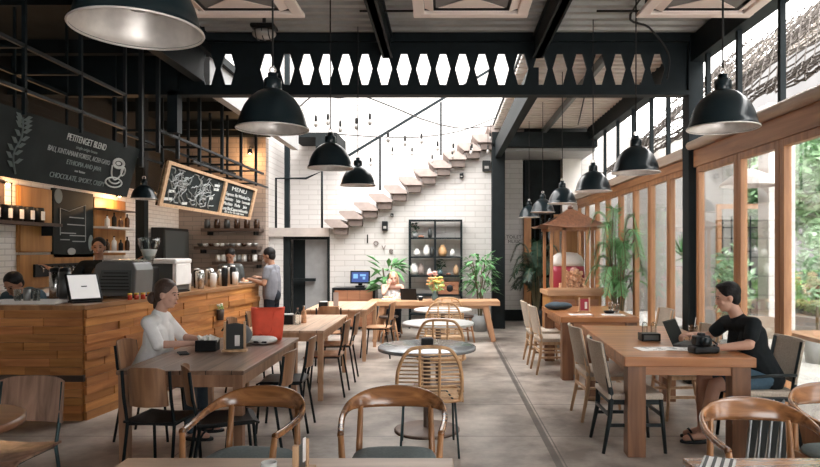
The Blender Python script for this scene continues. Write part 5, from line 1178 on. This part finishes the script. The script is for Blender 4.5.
# ------------------------------------------------------------------ people (body frame: facing +Y, X = the person's right)
def hand(m, w, d, n, curl=.5, side=1, s=1.0):
    """palm + four fingers + thumb; w wrist, d direction along the hand, n back-of-hand normal"""
    w, d, n = Vector(w), Vector(d).normalized(), Vector(n).normalized(); n = (n-d*n.dot(d)).normalized(); a = d.cross(n).normalized()*side
    p = w+d*.085*s
    m.cap(w, w+d*.03*s, .022*s, .024*s)
    for k in (-1, 0, 1): m.cap(w+d*.02*s+a*(.012*k), p+a*(.022*k*s), .014*s, .0125*s, 8)
    for k, l in enumerate((.068, .078, .074, .058)):
        b = p+a*((1.5-k)*.0195*s)*1.0; f1 = (d*math.cos(curl*.6)-n*math.sin(curl*.6)).normalized(); f2 = (d*math.cos(curl*1.5)-n*math.sin(curl*1.5)).normalized()
        q = b+f1*l*.5*s; m.cap(b, q, .0085*s, .008*s, 8); m.cap(q, q+f2*l*.5*s, .008*s, .0068*s, 8)
    b = w+d*.02*s+a*.024*s; q = b+(d*.55+a*.7-n*.3).normalized()*.042*s; m.cap(b, q, .012*s, .0095*s, 8); m.cap(q, q+(d*.8+a*.25-n*.5).normalized()*.034*s, .0095*s, .008*s, 8)
def person(label, loc, rz, J, skin='skin', shirt=None, pants=None, hair='hair_black', style='short', sleeve=.5, shorts=0, shoe='sandal', yaw=0, pitch=0, roll=0, hs=1.0, vox=.0075, curl=(.5, .5), hn=((0, 0, 1), (0, 0, 1)), hd=(None, None), apron=None, lowneck=False, build_=1.0):
    r = thing('person', label, 'person', loc, rz); V = {k: Vector(v) for k, v in J.items()}; m = MB(); g = build_
    pel, che, nek, hd_c = V['pel'], V['che'], V['nek'], V['head']
    HM = Matrix.Translation(hd_c) @ Matrix.Rotation(yaw, 4, 'Z') @ Matrix.Rotation(pitch, 4, 'X') @ Matrix.Rotation(roll, 4, 'Y') @ Matrix.Scale(hs, 4)
    h = lambda x, y, z: HM @ Vector((x, y, z))
    m.ell((0, -.008, .028), (.073, .092, .092), 24, 16, HM); m.ell((0, .022, -.045), (.056, .062, .070), 20, 12, HM); m.ell((0, .052, -.088), (.026, .026, .022), 12, 8, HM)
    m.cap(h(0, .082, .012), h(0, .096, -.024), .008, .0115, 8); m.ell((0, .078, -.058), (.024, .014, .012), 12, 8, HM)
    for s in (-1, 1): m.ell((s*.075, -.008, -.004), (.012, .020, .031), 10, 8, HM); m.ell((s*.033, .070, .026), (.022, .014, .008), 10, 6, HM); m.ell((s*.036, .058, -.03), (.022, .018, .02), 10, 6, HM)
    m.cap(nek-Vector((0, .0, .03)), h(0, -.015, -.05), .056*g, .05, 14)
    def torso(m, e, arms=False):
        ax = (V['shR']-V['shL']).normalized()
        for s in (-1, 1):
            m.cap(pel+ax*.075*s*g, che+ax*.065*s*g-Vector((0, 0, .06)), .105*g+e, .110*g+e, 16); m.cap(che+ax*.065*s*g-Vector((0, 0, .06)), che+ax*.075*s*g+Vector((0, 0, .06)), .112*g+e, .095*g+e, 16)
        
        if not arms: m.cap(V['shL']+ax*.01, V['shR']-ax*.01, .052+e, .052+e, 14)
        m.cap(che+Vector((0, 0, .09)), nek-Vector((0, 0, .03)), .085+e, .055+e, 14)
    torso(m, 0); m.ell(pel, (.16*g, .125*g, .13), 18, 12)
    for k, sd in (('L', -1), ('R', 1)):
        m.cap(V['sh'+k], V['el'+k], .048*g, .038*g, 12); m.cap(V['el'+k], V['wr'+k], .040*g, .025, 12)
        i = 0 if k == 'L' else 1; d = Vector(hd[i]) if hd[i] else (V['wr'+k]-V['el'+k]).normalized(); hand(m, V['wr'+k], d, hn[i], curl[i], -sd)
        m.cap(V['hi'+k], V['kn'+k], .082*g, .056*g, 14); m.cap(V['kn'+k], V['kn'+k].lerp(V['an'+k], .35), .054*g, .056*g, 12); m.cap(V['kn'+k].lerp(V['an'+k], .35), V['an'+k], .055*g, .036, 12)
        m.cap(V['an'+k]-Vector((0, 0, .03)), V['to'+k], .036, .026, 10); m.cap(V['an'+k]-Vector((0, 0, .035)), V['an'+k]+(V['an'+k]-V['to'+k]).normalized()*.03-Vector((0, 0, .03)), .034, .03, 10)
    m.build('body', skin, r, remesh=vox, smoothit=3)
    if shirt:
        m = MB(); torso(m, .012, sleeve == 0)
        for k in 'LR':
            if sleeve > 0:
                a, b, c = V['sh'+k], V['el'+k], V['wr'+k]; t = min(1, sleeve); m.cap(a, a.lerp(b, t), .062*g, .054*g+.004, 14)
                if sleeve > 1: m.cap(b, b.lerp(c, sleeve-1), .055, .046, 14)
        m.build('shirt', shirt, r, remesh=vox*1.1, smoothit=4)
    if pants:
        m = MB(); m.ell(pel, (.175*g, .14*g, .14), 18, 12)
        for k in 'LR':
            if shorts: m.cap(V['hi'+k], V['hi'+k].lerp(V['kn'+k], shorts), .100*g, .088*g, 14)
            else: m.cap(V['hi'+k], V['kn'+k], .095*g, .070*g, 14); m.cap(V['kn'+k], V['an'+k], .068*g, .050, 12)
        m.build('shorts' if shorts else 'trousers', pants, r, remesh=vox*1.1, smoothit=4)
    if apron: m = MB(); c = che-Vector((0, -.02, .12)); m.ell(c+Vector((0, .03, 0)), (.12, .115, .26), 18, 12); m.build('apron', apron, r)
    for k in 'LR':
        a, t = V['an'+k], V['to'+k]; f = (t-a); f.z = 0; f.normalize(); c = Vector((a.x, a.y, 0))+f*.06; ang_ = math.atan2(f.y, f.x)-PI/2; T = Matrix.Translation(c) @ Matrix.Rotation(ang_, 4, 'Z')
        s_ = MB(T); rings = []
        for z, e in ((.0, 0), (.012, .003), (.02, 0)): rings.append([Vector(((.045+e)*math.cos(q)*(1+.12*math.sin(q)), (.125+e)*math.sin(q), z)) for q in [2*PI*i/20 for i in range(20)]])
        s_.loft(rings); s_.tube([(-.045, .03, .015), (-.03, .05, .06), (0, .055, .072), (.03, .05, .06), (.045, .03, .015)], .009, 6); s_.build('shoe', shoe, r)
    e = MB()
    for s in (-1, 1): e.ell((s*.031, .081, .010), (.013, .006, .0055), 10, 6, HM)
    e.build('eyes', 'eye', r); MB().ell((0, .091, -.060), (.021, .006, .006), 10, 6, HM).build('lips', 'lips', r)
    b = MB()
    for s in (-1, 1): b.tube([h(s*.014, .084, .028), h(s*.032, .083, .033), h(s*.05, .070, .028)], .0035, 5)
    b.build('eyebrows', hair, r)
    q = MB(); q.ell((0, -.024, .050), (.086, .095, .088), 24, 14, HM); q.ell((0, -.048, .0), (.074, .058, .080), 20, 12, HM)
    rn = random.Random(int(abs(loc[0])*100))
    for k in range(46):
        a, z = rn.uniform(0, 6.3), rn.uniform(.03, .13); w = math.sqrt(max(0, 1-((z-.05)/.084)**2)); q.ell((.076*w*math.cos(a), -.026+.080*w*math.sin(a), z*.96), (.014, .014, .011), 8, 6, HM)
    if style == 'quiff': q.ell((0, .035, .108), (.052, .040, .022), 14, 8, HM)
    if style == 'bun':
        q.ell((.0, -.125, -.045), (.048, .045, .055), 14, 10, HM); q.cap(h(0, -.07, .0), h(.01, -.085, -.12), .045, .02, 10)
    if style == 'long':
        for s in (-1, 1): q.cap(h(s*.07, 0, .03), h(s*.078, -.03, -.14), .024, .018, 8)
        q.cap(h(0, -.06, .0), h(0, -.09, -.16), .07, .05, 12)
    q.build('hair', hair, r, remesh=.0065, smoothit=1)
    return r
def seated(lean=0, seat=.50, knee=.42, up=1.0):
    s = lean; return dict(pel=(0, -.02, seat), che=(0, .06+s*.45, seat+.30), nek=(0, .08+s, seat+.50), head=(0, .12+s*1.25, seat+.66),
        shL=(-.175, .07+s, seat+.43), shR=(.175, .07+s, seat+.43), hiL=(-.09, 0, seat+.02), hiR=(.09, 0, seat+.02), knL=(-.12, knee, .49), knR=(.12, knee, .49), anL=(-.12, knee+.02, .09), anR=(.12, knee+.02, .09), toL=(-.13, knee+.15, .035), toR=(.13, knee+.15, .035),
        elL=(-.23, .16+s, seat+.2), elR=(.23, .16+s, seat+.2), wrL=(-.2, .38+s, seat+.25), wrR=(.2, .38+s, seat+.25))
def standing(h=1.6):
    k = h/1.75; d = dict(pel=(0, 0, .95), che=(0, .0, 1.25), nek=(0, -.01, 1.46), head=(0, .02, 1.62), shL=(-.18, 0, 1.40), shR=(.18, 0, 1.40), elL=(-.23, -.02, 1.12), elR=(.23, -.02, 1.12), wrL=(-.22, .1, .88), wrR=(.22, .1, .88),
        hiL=(-.09, 0, .92), hiR=(.09, 0, .92), knL=(-.10, .02, .50), knR=(.10, .02, .50), anL=(-.10, -.02, .09), anR=(.10, -.02, .09), toL=(-.12, .12, .035), toR=(.12, .12, .035))
    return {a: (b[0]*k, b[1]*k, b[2]*k if a[:2] not in ('to', 'an') else b[2]) for a, b in d.items()}
# man at the laptop, faces the left of the picture
J = seated(.13, .535, .46)
J.update(nek=(0, .19, 1.05), head=(0.02, .275, 1.20), shL=(-.18, .15, 1.00), shR=(.165, .22, .98), elL=(-.25, .22, .845), wrL=(-.21, .46, .815), elR=(.24, .34, .85), wrR=(.14, .52, .875), knL=(-.12, .44, .50), knR=(.12, .44, .50), anL=(-.02, .50, .09), toL=(-.02, .64, .035), anR=(.14, .44, .09), toR=(.14, .58, .035))
person('man in black t-shirt and blue shorts working on a laptop at the teak table', (2.64, 5.34, 0), R(90), J, 'skin', 'black_shirt', 'blue_shorts', 'hair_black', 'quiff', .62, .72, yaw=R(-12), pitch=R(-12), vox=.006, curl=(.6, .9), hn=((0, 0, 1), (0, .2, 1)), hd=((0.1, 1, .02), (-.3, 1, .05)))
# woman in white
J = seated(.10, .53, .42)
J.update(head=(0, .18, 1.215), nek=(0, .11, 1.07), shL=(-.165, .09, 1.0), shR=(.165, .09, .99), elR=(.22, .20, .815), wrR=(.14, .43, .815), elL=(-.22, .22, .82), wrL=(-.12, .42, .815))
person('woman in a white shirt with brown hair tied back at the dark table', (-2.575, 5.52, 0), R(-90), J, 'skin_pale', 'white_shirt', 'denim_dark', 'hair_brown', 'bun', 1.05, 0, yaw=R(-4), pitch=R(-8), vox=.0075, build_=.88, hd=((.2, 1, 0), (-.05, 1, .0)))
# blond woman behind the long table, facing the camera
J = seated(.04, .47, .40)
J.update(head=(-.02, .12, 1.055), nek=(0, .06, .93), che=(0, .03, .72), elR=(.16, .30, .78), wrR=(.06, .20, .94), elL=(-.22, .22, .775), wrL=(-.12, .42, .77))
person('blond woman in a white sleeveless top, chin on hand, behind the long table', (-1.0, 12.27, 0), R(182), J, 'skin_pale', 'white_shirt', 'dark_pants', 'hair_blond', 'long', 0, 0, vox=.008, build_=.88, hd=((0, 1, 0), (-.2, -.1, 1)), hn=((0, 0, 1), (0, 1, 0)), curl=(.5, 1.2), roll=R(6))
# barista standing at the end of the bar, side on
J = standing(1.63)
J.update(elL=(-.23, .02, 1.08), wrL=(-.12, .27, 1.14), elR=(.22, .04, 1.08), wrR=(.14, .28, 1.16), head=(0, .05, 1.505))
person('man in a grey t-shirt standing at the far end of the bar', (-2.70, 9.98, 0), R(80), J, 'skin_tan', 'grey_shirt', 'dark_pants', 'hair_black', 'short', .55, 0, pitch=R(-14), vox=.008, build_=.95, curl=(1.2, 1.2), shoe='black_plastic')
# barista behind the machine, one arm on the grinder
J = standing(1.76)
J.update(elR=(.30, .10, 1.20), wrR=(.50, .18, 1.36), elL=(-.28, .05, 1.18), wrL=(-.44, .10, 1.42))
person('man in dark shirt and apron standing behind the grey espresso machine with arms raised', (-4.46, 8.25, 0), R(200), J, 'skin_tan', 'black_shirt', 'dark_pants', 'hair_black', 'short', .95, 0, pitch=R(-4), vox=.009, apron='apron_brown', build_=.95, shoe='black_plastic')
# barista at the left edge, bent over work
J = standing(1.52)
J.update(che=(0, .10, 1.02), nek=(0, .22, 1.14), head=(0, .31, 1.235), shL=(-.18, .20, 1.10), shR=(.18, .20, 1.10), elL=(-.24, .22, .88), elR=(.24, .22, .88), wrL=(-.12, .42, .92), wrR=(.12, .42, .92))
person('man in a blue grey shirt bent over behind the bar beside the steel flasks', (-4.50, 7.05, 0), R(172), J, 'skin_tan', 'blue_shirt', 'dark_pants', 'hair_black', 'short', .6, 0, pitch=R(-34), vox=.009, shoe='black_plastic')
# someone in the back kitchen: only the head shows above the machines
J = standing(1.62)
person('kitchen worker with dark hair mostly hidden behind the machines below the dark shelves', (-3.84, 11.45, 0), R(185), J, 'skin_tan', 'dark_grey_metal', 'dark_pants', 'hair_black', 'short', .6, 0, pitch=R(-35), vox=.011, shoe='black_plastic') if 1 else None

# ------------------------------------------------------------------ camera, world, lights
cam = bpy.data.cameras.new('camera'); co = bpy.data.objects.new('camera', cam); C.objects.link(co); S.camera = co
co.location = (0, 0, H); co.rotation_euler = (PI/2, 0, 0)
cam.sensor_width = 36; cam.sensor_fit = 'HORIZONTAL'; cam.lens = F/820*36
cam.shift_x = -(PX-410)/820; cam.shift_y = (PY-233.5)/820
cam.clip_start = .05; cam.clip_end = 200
cam.dof.use_dof = False
w = bpy.data.worlds.new('world'); S.world = w; w.use_nodes = True; nt = w.node_tree; bg = nt.nodes['Background']
bg.inputs['Color'].default_value = (1, .985, .965, 1); bg.inputs['Strength'].default_value = 5.0
def sun(energy, rot, col, angle=20):
    l = bpy.data.lights.new('sun', 'SUN'); l.energy = energy; l.color = col; l.angle = R(angle); o = bpy.data.objects.new('sun', l); C.objects.link(o); o.rotation_euler = [R(a) for a in rot]
sun(1.2, (24, 20, 0), (1, .97, .93), 25)
def point(loc, e, col=(1, .58, .28), rad=.05):
    l = bpy.data.lights.new('bulb_light', 'POINT'); l.energy = e; l.color = col; l.shadow_soft_size = rad; o = bpy.data.objects.new('bulb_light', l); C.objects.link(o); o.location = loc
point((WL+.25, 7.45, 2.3), 9); point((WL+.22, 9.85, 2.32), 11); point((-3.75, 12.2, 3.35), 16)
def portal(loc, rot, sx, sy):
    l = bpy.data.lights.new('portal', 'AREA'); l.shape = 'RECTANGLE'; l.size = sx; l.size_y = sy; l.cycles.is_portal = True; o = bpy.data.objects.new('portal', l); C.objects.link(o); o.location = loc; o.rotation_euler = [R(a) for a in rot]
S.view_settings.view_transform = 'Standard'; S.view_settings.look = 'None'; S.view_settings.gamma = 1; S.view_settings.use_curve_mapping = False
S.view_settings.exposure = 0.78
S.cycles.max_bounces = 8; S.cycles.diffuse_bounces = 5; S.cycles.glossy_bounces = 3; S.cycles.transparent_max_bounces = 12; S.cycles.sample_clamp_indirect = 6
S.cycles.use_denoising = True; S.cycles.caustics_reflective = False; S.cycles.caustics_refractive = False
